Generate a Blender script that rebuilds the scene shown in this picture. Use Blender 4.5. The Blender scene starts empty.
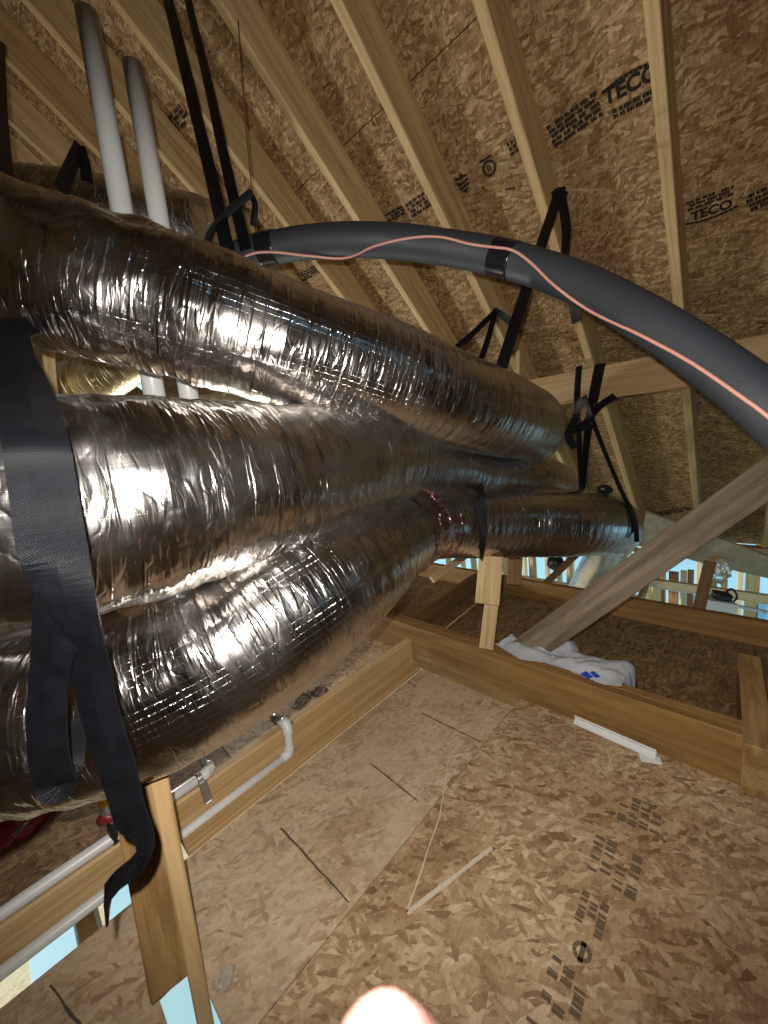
import bpy, bmesh, math, random
from mathutils import Vector, Matrix, noise

random.seed(7)
scene = bpy.context.scene
COL = scene.collection

# ------------------------------------------------------------------ camera
# axes: X = down the roof slope (away), Y = along the ridge (left), Z = up; attic floor top at z = 0
CAM_H = 1.10
F = 385.0                                   # focal length in pixels of the 768x1024 frame
RX = Vector((0.6891082, 0.21849617, -0.69093365))
RY = Vector((-0.71450019, 0.04577789, -0.69813599))
RZ = Vector((-0.12091056, 0.97476346, 0.18766147))
R3 = Matrix((RX, RY, RZ))                   # camera -> world
CAM = Vector((0, 0, CAM_H))
cam_d = bpy.data.cameras.new('camera')
cam_d.sensor_fit = 'VERTICAL'
cam_d.sensor_height = 24.0
cam_d.lens = 24.0 * F / 1024.0
cam_d.clip_start = 0.01
cam = bpy.data.objects.new('camera', cam_d)
COL.objects.link(cam)
cam.matrix_world = Matrix.Translation(CAM) @ R3.to_4x4()
scene.camera = cam
cam_d.dof.use_dof = True
cam_d.dof.focus_distance = 1.25
cam_d.dof.aperture_fstop = 5.6

# ------------------------------------------------------------------ world, sun, phone flash, exposure
world = bpy.data.worlds.new('daylight')
scene.world = world
world.use_nodes = True
wb = world.node_tree.nodes['Background']
wb.inputs[0].default_value = (0.36, 0.70, 1.0, 1)
wb.inputs[1].default_value = 0.85

def light(name, kind, loc, energy, color, **kw):
    d = bpy.data.lights.new(name, kind)
    d.energy = energy
    d.color = color
    for k, v in kw.items():
        setattr(d, k, v)
    o = bpy.data.objects.new(name, d)
    o.location = loc
    COL.objects.link(o)
    return o

sun = light('sun', 'SUN', (6, 6, 6), 2.6, (1.0, 0.95, 0.84), angle=0.01)
sun.rotation_euler = Vector((0.35, -0.83, -0.42)).to_track_quat('-Z', 'Y').to_euler()
# the phone's own flash, a few centimetres up and left of the lens
flash = light('phone_flash', 'SPOT', CAM + R3 @ Vector((-0.022, 0.030, 0.0)), 27.0, (1.0, 0.95, 0.86), shadow_soft_size=0.005, spot_size=math.radians(138), spot_blend=0.5)
flash.rotation_euler = (R3 @ Matrix.Rotation(math.radians(3), 3, 'X')).to_euler()
# assumed cool lamp, unseen behind the left ducts, added to light rafters from below
light('assumed_lamp', 'POINT', (0.95, 2.75, 0.30), 30.0, (0.90, 0.97, 1.0), shadow_soft_size=0.06)

vs = scene.view_settings
vs.view_transform = 'Standard'
vs.look = 'None'
vs.gamma = 1.0
vs.use_curve_mapping = False
vs.exposure = 1.15

# ------------------------------------------------------------------ helpers
def P(px, py, depth):
    return CAM + R3 @ Vector(((px - 384) / F * depth, -(py - 512) / F * depth, -depth))

def ray(px, py):
    return R3 @ Vector(((px - 384) / F, -(py - 512) / F, -1.0))

def on_z(px, py, z=0.0):
    r = ray(px, py)
    return CAM + r * ((z - CAM_H) / r.z)

def tag(o, label, cat, group=None, kind=None):
    o['label'] = label
    if cat: o['category'] = cat
    if group: o['group'] = group
    if kind: o['kind'] = kind
    return o

def empty(name, loc=(0, 0, 0)):
    o = bpy.data.objects.new(name, None)
    o.location = loc
    COL.objects.link(o)
    return o

def thing(name, loc, label, cat, group=None):
    return tag(empty(name, loc), label, cat, group)

def link(name, mesh, mat, parent=None, mw=None, smooth=False):
    o = bpy.data.objects.new(name, mesh)
    COL.objects.link(o)
    if mat and not mesh.materials: mesh.materials.append(mat)
    if smooth:
        for p in mesh.polygons: p.use_smooth = True
    m = mw if mw is not None else Matrix.Identity(4)
    if parent is not None:
        o.parent = parent
        # walk up: parents only carry locations (Empties) or matrices set below
        o.matrix_parent_inverse = Matrix.Identity(4)
        o.matrix_basis = world_of(parent).inverted() @ m
    else:
        o.matrix_basis = m
    return o

def world_of(o):
    m = o.matrix_basis.copy()
    if o.parent: m = world_of(o.parent) @ o.matrix_parent_inverse @ m
    return m

def bm_mesh(bm, name='m'):
    me = bpy.data.meshes.new(name)
    bm.normal_update()
    bm.to_mesh(me)
    bm.free()
    return me

def box_mesh(x0, x1, y0, y1, z0, z1, bevel=0.0, seg=1):
    bm = bmesh.new()
    bmesh.ops.create_cube(bm, size=1.0)
    for v in bm.verts:
        v.co = Vector(((x0 + x1) / 2 + v.co.x * (x1 - x0), (y0 + y1) / 2 + v.co.y * (y1 - y0), (z0 + z1) / 2 + v.co.z * (z1 - z0)))
    if bevel:
        bmesh.ops.bevel(bm, geom=bm.edges[:], offset=bevel, segments=seg, affect='EDGES', profile=0.5)
    return bm_mesh(bm)

def frame(p0, p1, up):
    """matrix at the middle of p0-p1: x along, z towards up"""
    x = (p1 - p0).normalized()
    z = (up - x * up.dot(x)).normalized()
    y = z.cross(x)
    m = Matrix((x, y, z)).transposed().to_4x4()
    m.translation = (p0 + p1) / 2
    return m

def board(name, p0, p1, w, t, mat, up=(0, 0, 1), parent=None, bevel=0.003):
    """timber from p0 to p1; w = size across (local y), t = size along up (local z)"""
    p0, p1, up = Vector(p0), Vector(p1), Vector(up)
    L = (p1 - p0).length
    me = box_mesh(-L / 2, L / 2, -w / 2, w / 2, -t / 2, t / 2, bevel)
    return link(name, me, mat, parent, frame(p0, p1, up))

def wbox(name, x0, x1, y0, y1, z0, z1, mat, parent=None, bevel=0.003):
    """axis-aligned box with the longest side as grain direction"""
    c = Vector(((x0 + x1) / 2, (y0 + y1) / 2, (z0 + z1) / 2))
    d = Vector((x1 - x0, y1 - y0, z1 - z0))
    k = max(range(3), key=lambda i: d[i])
    e = Vector((0, 0, 0)); e[k] = d[k] / 2
    up = Vector((0, 0, 1)) if k != 2 else Vector((1, 0, 0))
    if k == 0: w, t = d.y, d.z
    elif k == 1: w, t = d.x, d.z
    else: w, t = d.y, d.x
    return board(name, c - e, c + e, w, t, mat, up, parent, bevel)

def catmull(pts, n):
    """pts: list of tuples (any length of floats) -> resampled list"""
    out = []
    m = len(pts)
    for i in range(n):
        t = i / (n - 1) * (m - 1)
        k = min(int(t), m - 2)
        f = t - k
        p1, p2 = pts[k], pts[k + 1]
        p0 = pts[k - 1] if k > 0 else tuple(2 * a - b for a, b in zip(p1, p2))
        p3 = pts[k + 2] if k + 2 < m else tuple(2 * b - a for a, b in zip(p1, p2))
        out.append(tuple(0.5 * (2 * b + (c - a) * f + (2 * a - 5 * b + 4 * c - d) * f * f + (3 * b - a - 3 * c + d) * f ** 3)
                         for a, b, c, d in zip(p0, p1, p2, p3)))
    return out

def even(pts, n):
    """catmull + even spacing along the path (first three floats)"""
    fine = catmull(pts, max(400, n * 3))
    acc = [0.0]
    for a, b in zip(fine, fine[1:]):
        acc.append(acc[-1] + math.dist(a[:3], b[:3]))
    out, j = [], 0
    for i in range(n):
        s = acc[-1] * i / (n - 1)
        while j < len(fine) - 2 and acc[j + 1] < s: j += 1
        d = acc[j + 1] - acc[j]
        f = 0 if d < 1e-9 else min(1, (s - acc[j]) / d)
        out.append(tuple(a + (b - a) * f for a, b in zip(fine[j], fine[j + 1])))
    return out, acc[-1]

def tube_mesh(pts, n=60, seg=16, disp=None, cap=True):
    """pts: (x, y, z, r). disp(u, ang, r, co) -> radial offset. Stores tube coordinates for the materials."""
    ev, L = even(pts, n)
    C = [Vector(p[:3]) for p in ev]
    T = [(C[min(i + 1, n - 1)] - C[max(i - 1, 0)]).normalized() for i in range(n)]
    up = Vector((0, 0, 1))
    if abs(T[0].dot(up)) > 0.9: up = Vector((0, 1, 0))
    N = (up - T[0] * up.dot(T[0])).normalized()
    verts, faces, tc = [], [], []
    for i in range(n):
        N = (N - T[i] * N.dot(T[i])).normalized()
        B = T[i].cross(N)
        u = L * i / (n - 1)
        r0 = ev[i][3]
        for j in range(seg):
            a = 2 * math.pi * j / seg
            r = r0
            if disp: r += disp(u, a, r0)
            verts.append(C[i] + (N * math.cos(a) + B * math.sin(a)) * r)
            tc.append((u, r0 * math.cos(a), r0 * math.sin(a), a * r0))
    for i in range(n - 1):
        for j in range(seg):
            a, b = i * seg + j, i * seg + (j + 1) % seg
            faces.append((a, b, b + seg, a + seg))
    if cap:
        faces.append(tuple(range(seg))[::-1])
        faces.append(tuple((n - 1) * seg + j for j in range(seg)))
    me = bpy.data.meshes.new('tube')
    me.from_pydata(verts, [], faces)
    at = me.attributes.new('tubeco', 'FLOAT_VECTOR', 'POINT')
    for i, t in enumerate(tc): at.data[i].vector = t[:3]
    at2 = me.attributes.new('tubearc', 'FLOAT', 'POINT')
    for i, t in enumerate(tc): at2.data[i].value = t[3]
    me.update()
    return me

def tube(name, pts, mat, n=60, seg=16, disp=None, parent=None, cap=True):
    return link(name, tube_mesh(pts, n, seg, disp, cap), mat, parent, smooth=True)

def ptube(name, pix, mat, **kw):
    """pix: (px, py, depth, r)"""
    return tube(name, [(*P(a, b, c), r) for a, b, c, r in pix], mat, **kw)

def ribbon(name, pts, w, mat, parent=None, n=50, thick=0.0022, face=None):
    """flat webbing: pts (x, y, z, twist degrees); 0 twist faces the point `face` (the open side of the attic)"""
    face = face or CAM
    ev, L = even(pts, n)
    C = [Vector(p[:3]) for p in ev]
    T = [(C[min(i + 1, n - 1)] - C[max(i - 1, 0)]).normalized() for i in range(n)]
    verts, faces, tc = [], [], []
    for i in range(n):
        v = (face - C[i])
        s = T[i].cross(v)
        s = s.normalized() if s.length > 1e-6 else Vector((1, 0, 0))
        s = Matrix.Rotation(math.radians(ev[i][3]), 3, T[i]) @ s
        nn = s.cross(T[i]).normalized()
        for a, b in ((-1, 1), (0, 1), (1, 1), (1, -1), (0, -1), (-1, -1)):
            curl = 0.0015 * (1 if a == 0 else 0)
            verts.append(C[i] + s * (a * w / 2) + nn * (b * thick / 2 + curl))
            tc.append((L * i / (n - 1), a * w / 2, 0))
    for i in range(n - 1):
        for j in range(6):
            a, b = i * 6 + j, i * 6 + (j + 1) % 6
            faces.append((a, b, b + 6, a + 6))
    faces.append(tuple(range(6))[::-1]); faces.append(tuple((n - 1) * 6 + j for j in range(6)))
    me = bpy.data.meshes.new('ribbon')
    me.from_pydata(verts, [], faces)
    at = me.attributes.new('tubeco', 'FLOAT_VECTOR', 'POINT')
    for i, t in enumerate(tc): at.data[i].vector = t
    me.update()
    return link(name, me, mat, parent)

def pribbon(name, pix, w, mat, **kw):
    return ribbon(name, [(*P(a, b, c), tw) for a, b, c, tw in pix], w, mat, **kw)

# ------------------------------------------------------------------ materials
def new_mat(name):
    m = bpy.data.materials.new(name)
    m.use_nodes = True
    nt = m.node_tree
    return m, nt, nt.nodes['Principled BSDF']

def nd(nt, typ, **kw):
    n = nt.nodes.new(typ)
    for k, v in kw.items():
        if k.startswith('i_'):
            n.inputs[k[2:].replace('_', ' ')].default_value = v
        else:
            setattr(n, k, v)
    return n

def math_n(nt, op, a, b=None, c=None):
    n = nt.nodes.new('ShaderNodeMath'); n.operation = op
    for i, v in enumerate((a, b, c)):
        if v is None: continue
        if isinstance(v, (int, float)): n.inputs[i].default_value = v
        else: nt.links.new(v, n.inputs[i])
    return n.outputs[0]

def ramp(nt, fac, stops, interp='LINEAR'):
    n = nt.nodes.new('ShaderNodeValToRGB')
    n.color_ramp.interpolation = interp
    e = n.color_ramp.elements
    while len(e) < len(stops): e.new(0.5)
    for i, (p, c) in enumerate(stops):
        e[i].position = p
        e[i].color = (*c, 1)
    nt.links.new(fac, n.inputs[0])
    return n.outputs[0]

def mixc(nt, fac, a, b, mode='MIX'):
    n = nt.nodes.new('ShaderNodeMix'); n.data_type = 'RGBA'; n.blend_type = mode
    for sock, v in ((n.inputs[0], fac), (n.inputs[6], a), (n.inputs[7], b)):
        if isinstance(v, (int, float)): sock.default_value = v
        elif isinstance(v, tuple): sock.default_value = (*v, 1)
        else: nt.links.new(v, sock)
    return n.outputs[2]

def mapping(nt, vec, scale=(1, 1, 1), rot=(0, 0, 0), loc=(0, 0, 0)):
    n = nt.nodes.new('ShaderNodeMapping')
    n.inputs['Scale'].default_value = scale
    n.inputs['Rotation'].default_value = rot
    n.inputs['Location'].default_value = loc
    nt.links.new(vec, n.inputs['Vector'])
    return n.outputs[0]

def noise_n(nt, vec, scale, detail=3, rough=0.55, dist=0.0):
    n = nt.nodes.new('ShaderNodeTexNoise')
    n.inputs['Scale'].default_value = scale
    n.inputs['Detail'].default_value = detail
    n.inputs['Roughness'].default_value = rough
    n.inputs['Distortion'].default_value = dist
    nt.links.new(vec, n.inputs['Vector'])
    return n

def bump(nt, height, strength, dist, normal=None):
    n = nt.nodes.new('ShaderNodeBump')
    n.inputs['Strength'].default_value = strength
    n.inputs['Distance'].default_value = dist
    nt.links.new(height, n.inputs['Height'])
    if normal is not None: nt.links.new(normal, n.inputs['Normal'])
    return n.outputs[0]

def shifted(nt):
    """object coordinates moved by a per-object random amount"""
    tc = nt.nodes.new('ShaderNodeTexCoord')
    oi = nt.nodes.new('ShaderNodeObjectInfo')
    r = math_n(nt, 'MULTIPLY', oi.outputs['Random'], 37.0)
    cx = nt.nodes.new('ShaderNodeCombineXYZ')
    nt.links.new(r, cx.inputs[0]); nt.links.new(r, cx.inputs[1])
    va = nt.nodes.new('ShaderNodeVectorMath'); va.operation = 'ADD'
    nt.links.new(tc.outputs['Object'], va.inputs[0]); nt.links.new(cx.outputs[0], va.inputs[1])
    return va.outputs[0], oi.outputs['Random']

def mat_osb(name, stops, dark, stain=0.5, main_rot=0.0, s=1.0, rough=0.75, dust=None):
    m, nt, b = new_mat(name)
    co, rnd = shifted(nt)
    wn = noise_n(nt, co, 26.0 * s, 4, 0.65)
    w = nt.nodes.new('ShaderNodeVectorMath'); w.operation = 'MULTIPLY_ADD'
    nt.links.new(wn.outputs['Color'], w.inputs[0]); w.inputs[1].default_value = (0.016, 0.016, 0); nt.links.new(co, w.inputs[2])
    layers = []
    for k, (rot, sx, sy) in enumerate(((0.12, 20, 105), (-0.22, 24, 90), (0.55, 30, 100), (2.75, 26, 85), (1.2, 34, 95))):
        v = nd(nt, 'ShaderNodeTexVoronoi', voronoi_dimensions='2D')
        v.inputs['Scale'].default_value = 1.0
        v.inputs['Randomness'].default_value = 1.0
        mp = mapping(nt, mapping(nt, w.outputs[0], rot=(0, 0, rot + main_rot)), (sx * s, sy * s, 1), loc=(3.7 * k, 1.9 * k, 0))
        nt.links.new(mp, v.inputs['Vector'])
        sp = nt.nodes.new('ShaderNodeSeparateColor')
        nt.links.new(v.outputs['Color'], sp.inputs[0])
        layers.append((sp.outputs[0], sp.outputs[1], sp.outputs[2], v.outputs['Distance']))
    tone, pri, dk = layers[0][0], layers[0][1], layers[0][2]
    for (t, p, d, di) in layers[1:]:
        gt = math_n(nt, 'GREATER_THAN', p, pri)
        def sel(a, c):
            return math_n(nt, 'ADD', math_n(nt, 'MULTIPLY', gt, a), math_n(nt, 'MULTIPLY', math_n(nt, 'SUBTRACT', 1.0, gt), c))
        tone, dk = sel(t, tone), sel(d, dk)
        pri = math_n(nt, 'MAXIMUM', p, pri)
    grain = noise_n(nt, mapping(nt, co, (34 * s, 120 * s, 1), rot=(0, 0, 0.15 + main_rot)), 1.0, 4, 0.65, 0.6)
    mott = noise_n(nt, mapping(nt, co, (9 * s, 17 * s, 1), rot=(0, 0, 0.2 + main_rot)), 1.0, 4, 0.7, 0.8)
    t2 = math_n(nt, 'ADD', math_n(nt, 'ADD', math_n(nt, 'MULTIPLY', tone, 0.34), math_n(nt, 'MULTIPLY', grain.outputs[0], 0.44)), math_n(nt, 'MULTIPLY', mott.outputs[0], 0.34))
    colr = ramp(nt, t2, stops)
    isd = ramp(nt, dk, [(0.86, (0, 0, 0)), (0.93, (1, 1, 1))])
    colr = mixc(nt, math_n(nt, 'MULTIPLY', isd, math_n(nt, 'MULTIPLY', mott.outputs[0], 1.1)), colr, dark)
    big = noise_n(nt, co, 2.6, 4, 0.6, 0.4)
    sf = ramp(nt, big.outputs[0], [(0.42, (0, 0, 0)), (0.72, (1, 1, 1))])
    st = nt.nodes.new('ShaderNodeMix'); st.data_type = 'RGBA'; st.blend_type = 'MULTIPLY'
    nt.links.new(math_n(nt, 'MULTIPLY', sf, stain), st.inputs[0]); nt.links.new(colr, st.inputs[6]); st.inputs[7].default_value = (0.55, 0.42, 0.32, 1)
    colr = st.outputs[2]
    if dust:
        dn = noise_n(nt, co, 3.4, 5, 0.65)
        df = ramp(nt, dn.outputs[0], [(0.40, (0, 0, 0)), (0.62, (1, 1, 1))])
        colr = mixc(nt, math_n(nt, 'MULTIPLY', df, dust[1]), colr, dust[0])
    nt.links.new(colr, b.inputs['Base Color'])
    b.inputs['Roughness'].default_value = rough
    b.inputs['Specular IOR Level'].default_value = 0.25
    h = math_n(nt, 'ADD', pri, math_n(nt, 'MULTIPLY', grain.outputs[0], 0.35))
    nt.links.new(bump(nt, h, 0.5, 0.0015), b.inputs['Normal'])
    return m

def mat_wood(name, c_light, c_dark, knots=0.5, rough=0.6, stain=0.0, stainc=(0.12, 0.07, 0.04)):
    m, nt, b = new_mat(name)
    co, rnd = shifted(nt)
    g = noise_n(nt, mapping(nt, co, (1.4, 34, 34)), 1.0, 4, 0.6, 0.6)
    fine = noise_n(nt, mapping(nt, co, (7, 260, 260)), 1.0, 2)
    f = math_n(nt, 'ADD', math_n(nt, 'MULTIPLY', g.outputs[0], 0.75), math_n(nt, 'MULTIPLY', fine.outputs[0], 0.25))
    c = ramp(nt, f, [(0.36, c_dark), (0.49, tuple((a + d) / 2 for a, d in zip(c_light, c_dark))), (0.62, c_light)])
    v = nd(nt, 'ShaderNodeTexVoronoi')
    nt.links.new(mapping(nt, co, (2.2, 9, 9)), v.inputs['Vector']); v.inputs['Scale'].default_value = 1.0
    kf = ramp(nt, v.outputs['Distance'], [(0.0, (1, 1, 1)), (0.10, (0.5, 0.5, 0.5)), (0.16, (0, 0, 0))])
    c = mixc(nt, math_n(nt, 'MULTIPLY', kf, knots), c, (0.20, 0.09, 0.035))
    tint = math_n(nt, 'MULTIPLY', rnd, 0.35)
    c = mixc(nt, tint, c, (0.72, 0.60, 0.42), 'MULTIPLY')
    if stain:
        sn = noise_n(nt, mapping(nt, co, (4, 22, 22)), 1.0, 4, 0.65)
        sf = ramp(nt, sn.outputs[0], [(0.45, (0, 0, 0)), (0.60, (1, 1, 1))])
        c = mixc(nt, math_n(nt, 'MULTIPLY', sf, stain), c, stainc)
    nt.links.new(c, b.inputs['Base Color'])
    b.inputs['Roughness'].default_value = rough
    b.inputs['Specular IOR Level'].default_value = 0.3
    nt.links.new(bump(nt, f, 0.35, 0.001), b.inputs['Normal'])
    return m

def mat_foil(name, base=(0.60, 0.565, 0.545), rough=0.20, crinkle=1.0, rings=1.0, scrim=0.4):
    m, nt, b = new_mat(name)
    at = nd(nt, 'ShaderNodeAttribute', attribute_name='tubeco')
    ar = nd(nt, 'ShaderNodeAttribute', attribute_name='tubearc')
    co = at.outputs['Vector']
    sx = nt.nodes.new('ShaderNodeSeparateXYZ'); nt.links.new(co, sx.inputs[0])
    # circumferential pleats: high frequency along the duct, low around it
    pl = noise_n(nt, mapping(nt, co, (130, 12, 12)), 1.0, 3, 0.6, 0.5)
    pl2 = noise_n(nt, mapping(nt, co, (34, 6, 6)), 1.0, 2, 0.5, 0.8)
    # film creases
    v = nd(nt, 'ShaderNodeTexVoronoi', feature='DISTANCE_TO_EDGE')
    wv = noise_n(nt, co, 12.0, 2)
    wa = nt.nodes.new('ShaderNodeVectorMath'); wa.operation = 'MULTIPLY_ADD'
    nt.links.new(wv.outputs['Color'], wa.inputs[0]); wa.inputs[1].default_value = (0.05, 0.05, 0.05); nt.links.new(co, wa.inputs[2])
    nt.links.new(mapping(nt, wa.outputs[0], (44, 17, 17)), v.inputs['Vector']); v.inputs['Scale'].default_value = 1.0
    cr = ramp(nt, v.outputs['Distance'], [(0.0, (0, 0, 0)), (0.09, (1, 1, 1))])
    # wire coil and reinforcing scrim
    coil = math_n(nt, 'POWER', math_n(nt, 'ABSOLUTE', math_n(nt, 'SINE', math_n(nt, 'MULTIPLY', sx.outputs[0], math.pi / 0.040))), 60.0)
    def lines(sock, pitch, width):
        f = math_n(nt, 'FRACT', math_n(nt, 'DIVIDE', sock, pitch))
        return math_n(nt, 'LESS_THAN', math_n(nt, 'ABSOLUTE', math_n(nt, 'SUBTRACT', f, 0.5)), width)
    sc = math_n(nt, 'MAXIMUM', lines(sx.outputs[0], 0.0125, 0.05), lines(ar.outputs['Fac'], 0.0125, 0.05))
    sp_ = noise_n(nt, mapping(nt, co, (62, 8, 8), loc=(4, 2, 1)), 1.0, 2, 0.5, 0.9)
    spr = ramp(nt, sp_.outputs[0], [(0.54, (0, 0, 0)), (0.70, (1, 1, 1))])
    n00 = bump(nt, spr, 0.40 * crinkle, 0.0032)
    n0 = bump(nt, pl2.outputs[0], 0.30 * crinkle, 0.005, n00)
    n1 = bump(nt, pl.outputs[0], 0.34 * crinkle, 0.0020, n0)
    n2 = bump(nt, cr, 0.30 * crinkle, 0.0009, n1)
    n3 = bump(nt, coil, 0.45 * rings, 0.0012, n2)
    n4 = bump(nt, sc, scrim, 0.0004, n3)
    nt.links.new(n4, b.inputs['Normal'])
    rn = noise_n(nt, mapping(nt, co, (9, 9, 9)), 1.0, 3)
    nt.links.new(ramp(nt, rn.outputs[0], [(0.3, (rough * 0.7,) * 3), (0.7, (rough * 1.5,) * 3)]), b.inputs['Roughness'])
    b.inputs['Metallic'].default_value = 1.0
    b.inputs['Base Color'].default_value = (*base, 1)
    return m

def mat_plain(name, col, rough=0.5, metal=0.0, spec=0.5, noise_amt=0.12, nscale=20, bump_s=0.0, bump_scale=80):
    m, nt, b = new_mat(name)
    tc = nt.nodes.new('ShaderNodeTexCoord')
    n = noise_n(nt, tc.outputs['Object'], nscale, 4)
    c = mixc(nt, math_n(nt, 'MULTIPLY', n.outputs[0], noise_amt * 2), col, tuple(x * 0.45 for x in col))
    nt.links.new(c, b.inputs['Base Color'])
    b.inputs['Roughness'].default_value = rough
    b.inputs['Metallic'].default_value = metal
    b.inputs['Specular IOR Level'].default_value = spec
    if bump_s:
        n2 = noise_n(nt, tc.outputs['Object'], bump_scale, 3)
        nt.links.new(bump(nt, n2.outputs[0], bump_s, 0.002), b.inputs['Normal'])
    return m

def mat_webbing():
    m, nt, b = new_mat('black_webbing')
    at = nd(nt, 'ShaderNodeAttribute', attribute_name='tubeco')
    sx = nt.nodes.new('ShaderNodeSeparateXYZ'); nt.links.new(at.outputs['Vector'], sx.inputs[0])
    a = math_n(nt, 'SINE', math_n(nt, 'MULTIPLY', sx.outputs[0], 2 * math.pi / 0.0028))
    c = math_n(nt, 'SINE', math_n(nt, 'MULTIPLY', sx.outputs[1], 2 * math.pi / 0.0024))
    h = math_n(nt, 'MULTIPLY', a, c)
    nt.links.new(bump(nt, h, 0.6, 0.0007), b.inputs['Normal'])
    n = noise_n(nt, at.outputs['Vector'], 40.0, 3)
    nt.links.new(ramp(nt, n.outputs[0], [(0.3, (0.0022, 0.0026, 0.004)), (0.7, (0.0055, 0.006, 0.009))]), b.inputs['Base Color'])
    b.inputs['Roughness'].default_value = 0.40
    b.inputs['Specular IOR Level'].default_value = 0.22
    return m

OSB_ROOF = mat_osb('osb_roof', [(0.32, (0.135, 0.075, 0.031)), (0.46, (0.255, 0.155, 0.068)), (0.60, (0.36, 0.235, 0.112)), (0.76, (0.57, 0.41, 0.225))],
                   (0.15, 0.075, 0.025), 0.55, main_rot=1.57)
OSB_FLOOR = mat_osb('osb_floor', [(0.30, (0.22, 0.128, 0.064)), (0.46, (0.38, 0.25, 0.138)), (0.62, (0.50, 0.36, 0.215)), (0.80, (0.66, 0.52, 0.35))],
                    (0.15, 0.065, 0.028), 0.9, main_rot=0.9)
OSB_DUSTY = mat_osb('osb_dusty', [(0.30, (0.30, 0.195, 0.105)), (0.46, (0.45, 0.32, 0.19)), (0.62, (0.55, 0.42, 0.29)), (0.8, (0.66, 0.52, 0.35))],
                    (0.20, 0.105, 0.05), 0.7, main_rot=0.5, dust=((0.62, 0.50, 0.35), 0.55))
OSB_DARK = mat_osb('osb_dark_brown', [(0.32, (0.10, 0.060, 0.028)), (0.45, (0.19, 0.115, 0.055)), (0.60, (0.25, 0.155, 0.075)), (0.76, (0.36, 0.24, 0.13))],
                   (0.06, 0.03, 0.015), 0.6, main_rot=0.2)  # darker brown version of the board tones
WOOD = mat_wood('spruce', (0.60, 0.42, 0.22), (0.42, 0.265, 0.115), 0.45)
WOOD_PALE = mat_wood('pale_spruce', (0.72, 0.55, 0.30), (0.46, 0.31, 0.14), 0.3)
WOOD_ORANGE = mat_wood('orange_pine', (0.36, 0.21, 0.075), (0.22, 0.115, 0.036), 0.5, stain=0.45, stainc=(0.16, 0.085, 0.03))
WOOD_POST = mat_wood('stained_post', (0.46, 0.30, 0.13), (0.30, 0.175, 0.07), 0.3, stain=0.6, stainc=(0.17, 0.085, 0.03))
WOOD_GREY = mat_wood('grey_brace', (0.30, 0.235, 0.165), (0.17, 0.12, 0.08), 0.55, stain=0.5, stainc=(0.085, 0.05, 0.03))
WOOD_DARK = mat_wood('dark_pine', (0.26, 0.155, 0.07), (0.15, 0.08, 0.03), 0.4)
FOIL = mat_foil('duct_foil')
FOIL_BRIGHT = mat_foil('duct_foil_fresh', (0.64, 0.61, 0.59), 0.21, 1.3, 0.3, 0.15)
FOIL_YELLOW = mat_foil('duct_film_over_fiberglass', (0.88, 0.82, 0.56), 0.40, 2.2, 1.0, 0.0)
FOIL_CRUMPLED = mat_foil('duct_foil_crumpled', (0.66, 0.64, 0.62), 0.24, 2.6, 0.2, 0.0)
FOIL_RED = mat_foil('duct_red_film', (0.13, 0.022, 0.024), 0.25, 1.4, 0.8, 0.0)
FOIL_PINK = mat_foil('duct_pink_reflection', (0.80, 0.38, 0.40), 0.20, 2.2, 0.2, 0.0)  # foil with a red reflection mixed into its colour
nt_ = FOIL_PINK.node_tree
at_ = nd(nt_, 'ShaderNodeAttribute', attribute_name='tubeco')
nt_.links.new(ramp(nt_, noise_n(nt_, at_.outputs['Vector'], 28.0, 4, 0.7, 1.5).outputs[0], [(0.46, (0.60, 0.575, 0.56)), (0.58, (0.62, 0.20, 0.23))]), nt_.nodes['Principled BSDF'].inputs['Base Color'])
BLACK = mat_webbing()
FOAM = mat_plain('black_foam', (0.030, 0.034, 0.042), 0.50, spec=0.45, bump_s=0.35, bump_scale=220)
TAPE = mat_plain('black_tape', (0.008, 0.008, 0.010), 0.22, spec=0.5, bump_s=0.3, bump_scale=60)
COPPER = mat_plain('salmon_wire', (0.52, 0.25, 0.20), 0.40, noise_amt=0.05)
PVC = mat_plain('white_pvc', (0.74, 0.75, 0.76), 0.32, noise_amt=0.10, nscale=9)
STEEL = mat_plain('galvanised', (0.42, 0.42, 0.42), 0.38, metal=0.85)
INK = mat_plain('black_ink', (0.035, 0.026, 0.018), 0.8, spec=0.1, noise_amt=0.3, nscale=60)
PENCIL = mat_plain('pencil', (0.13, 0.10, 0.075), 0.8, spec=0.1, noise_amt=0.3, nscale=90)
CHALK = mat_plain('chalk', (0.68, 0.58, 0.46), 0.9, spec=0.1, noise_amt=0.25, nscale=80)
CLOTH = mat_plain('white_cloth', (0.52, 0.54, 0.58), 0.8, spec=0.1, bump_s=0.2, bump_scale=60)
BLUE = mat_plain('blue_print', (0.02, 0.06, 0.45), 0.7, spec=0.2)
WHITE = mat_plain('white_plastic', (0.75, 0.76, 0.76), 0.4, noise_amt=0.06)
YELLOW = mat_plain('yellow_plastic', (0.80, 0.55, 0.02), 0.4)
RED = mat_plain('dark_red_plastic', (0.22, 0.018, 0.015), 0.4)
BLACKP = mat_plain('black_plastic', (0.012, 0.012, 0.014), 0.4)
SLAB = mat_osb('pale_subfloor', [(0.15, (0.50, 0.40, 0.24)), (0.45, (0.62, 0.52, 0.33)), (0.7, (0.70, 0.62, 0.42)), (0.9, (0.78, 0.70, 0.52))], (0.4, 0.3, 0.18), 0.2)
GROUND = mat_plain('pale_ground', (0.40, 0.37, 0.32), 0.9, spec=0.1, noise_amt=0.3, nscale=1.5)
m_, nt_, b_ = new_mat('clear_film')
b_.inputs['Base Color'].default_value = (0.95, 0.95, 0.93, 1)
b_.inputs['Roughness'].default_value = 0.08
b_.inputs['Transmission Weight'].default_value = 0.85
b_.inputs['IOR'].default_value = 1.25
CLEAR = m_
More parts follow.
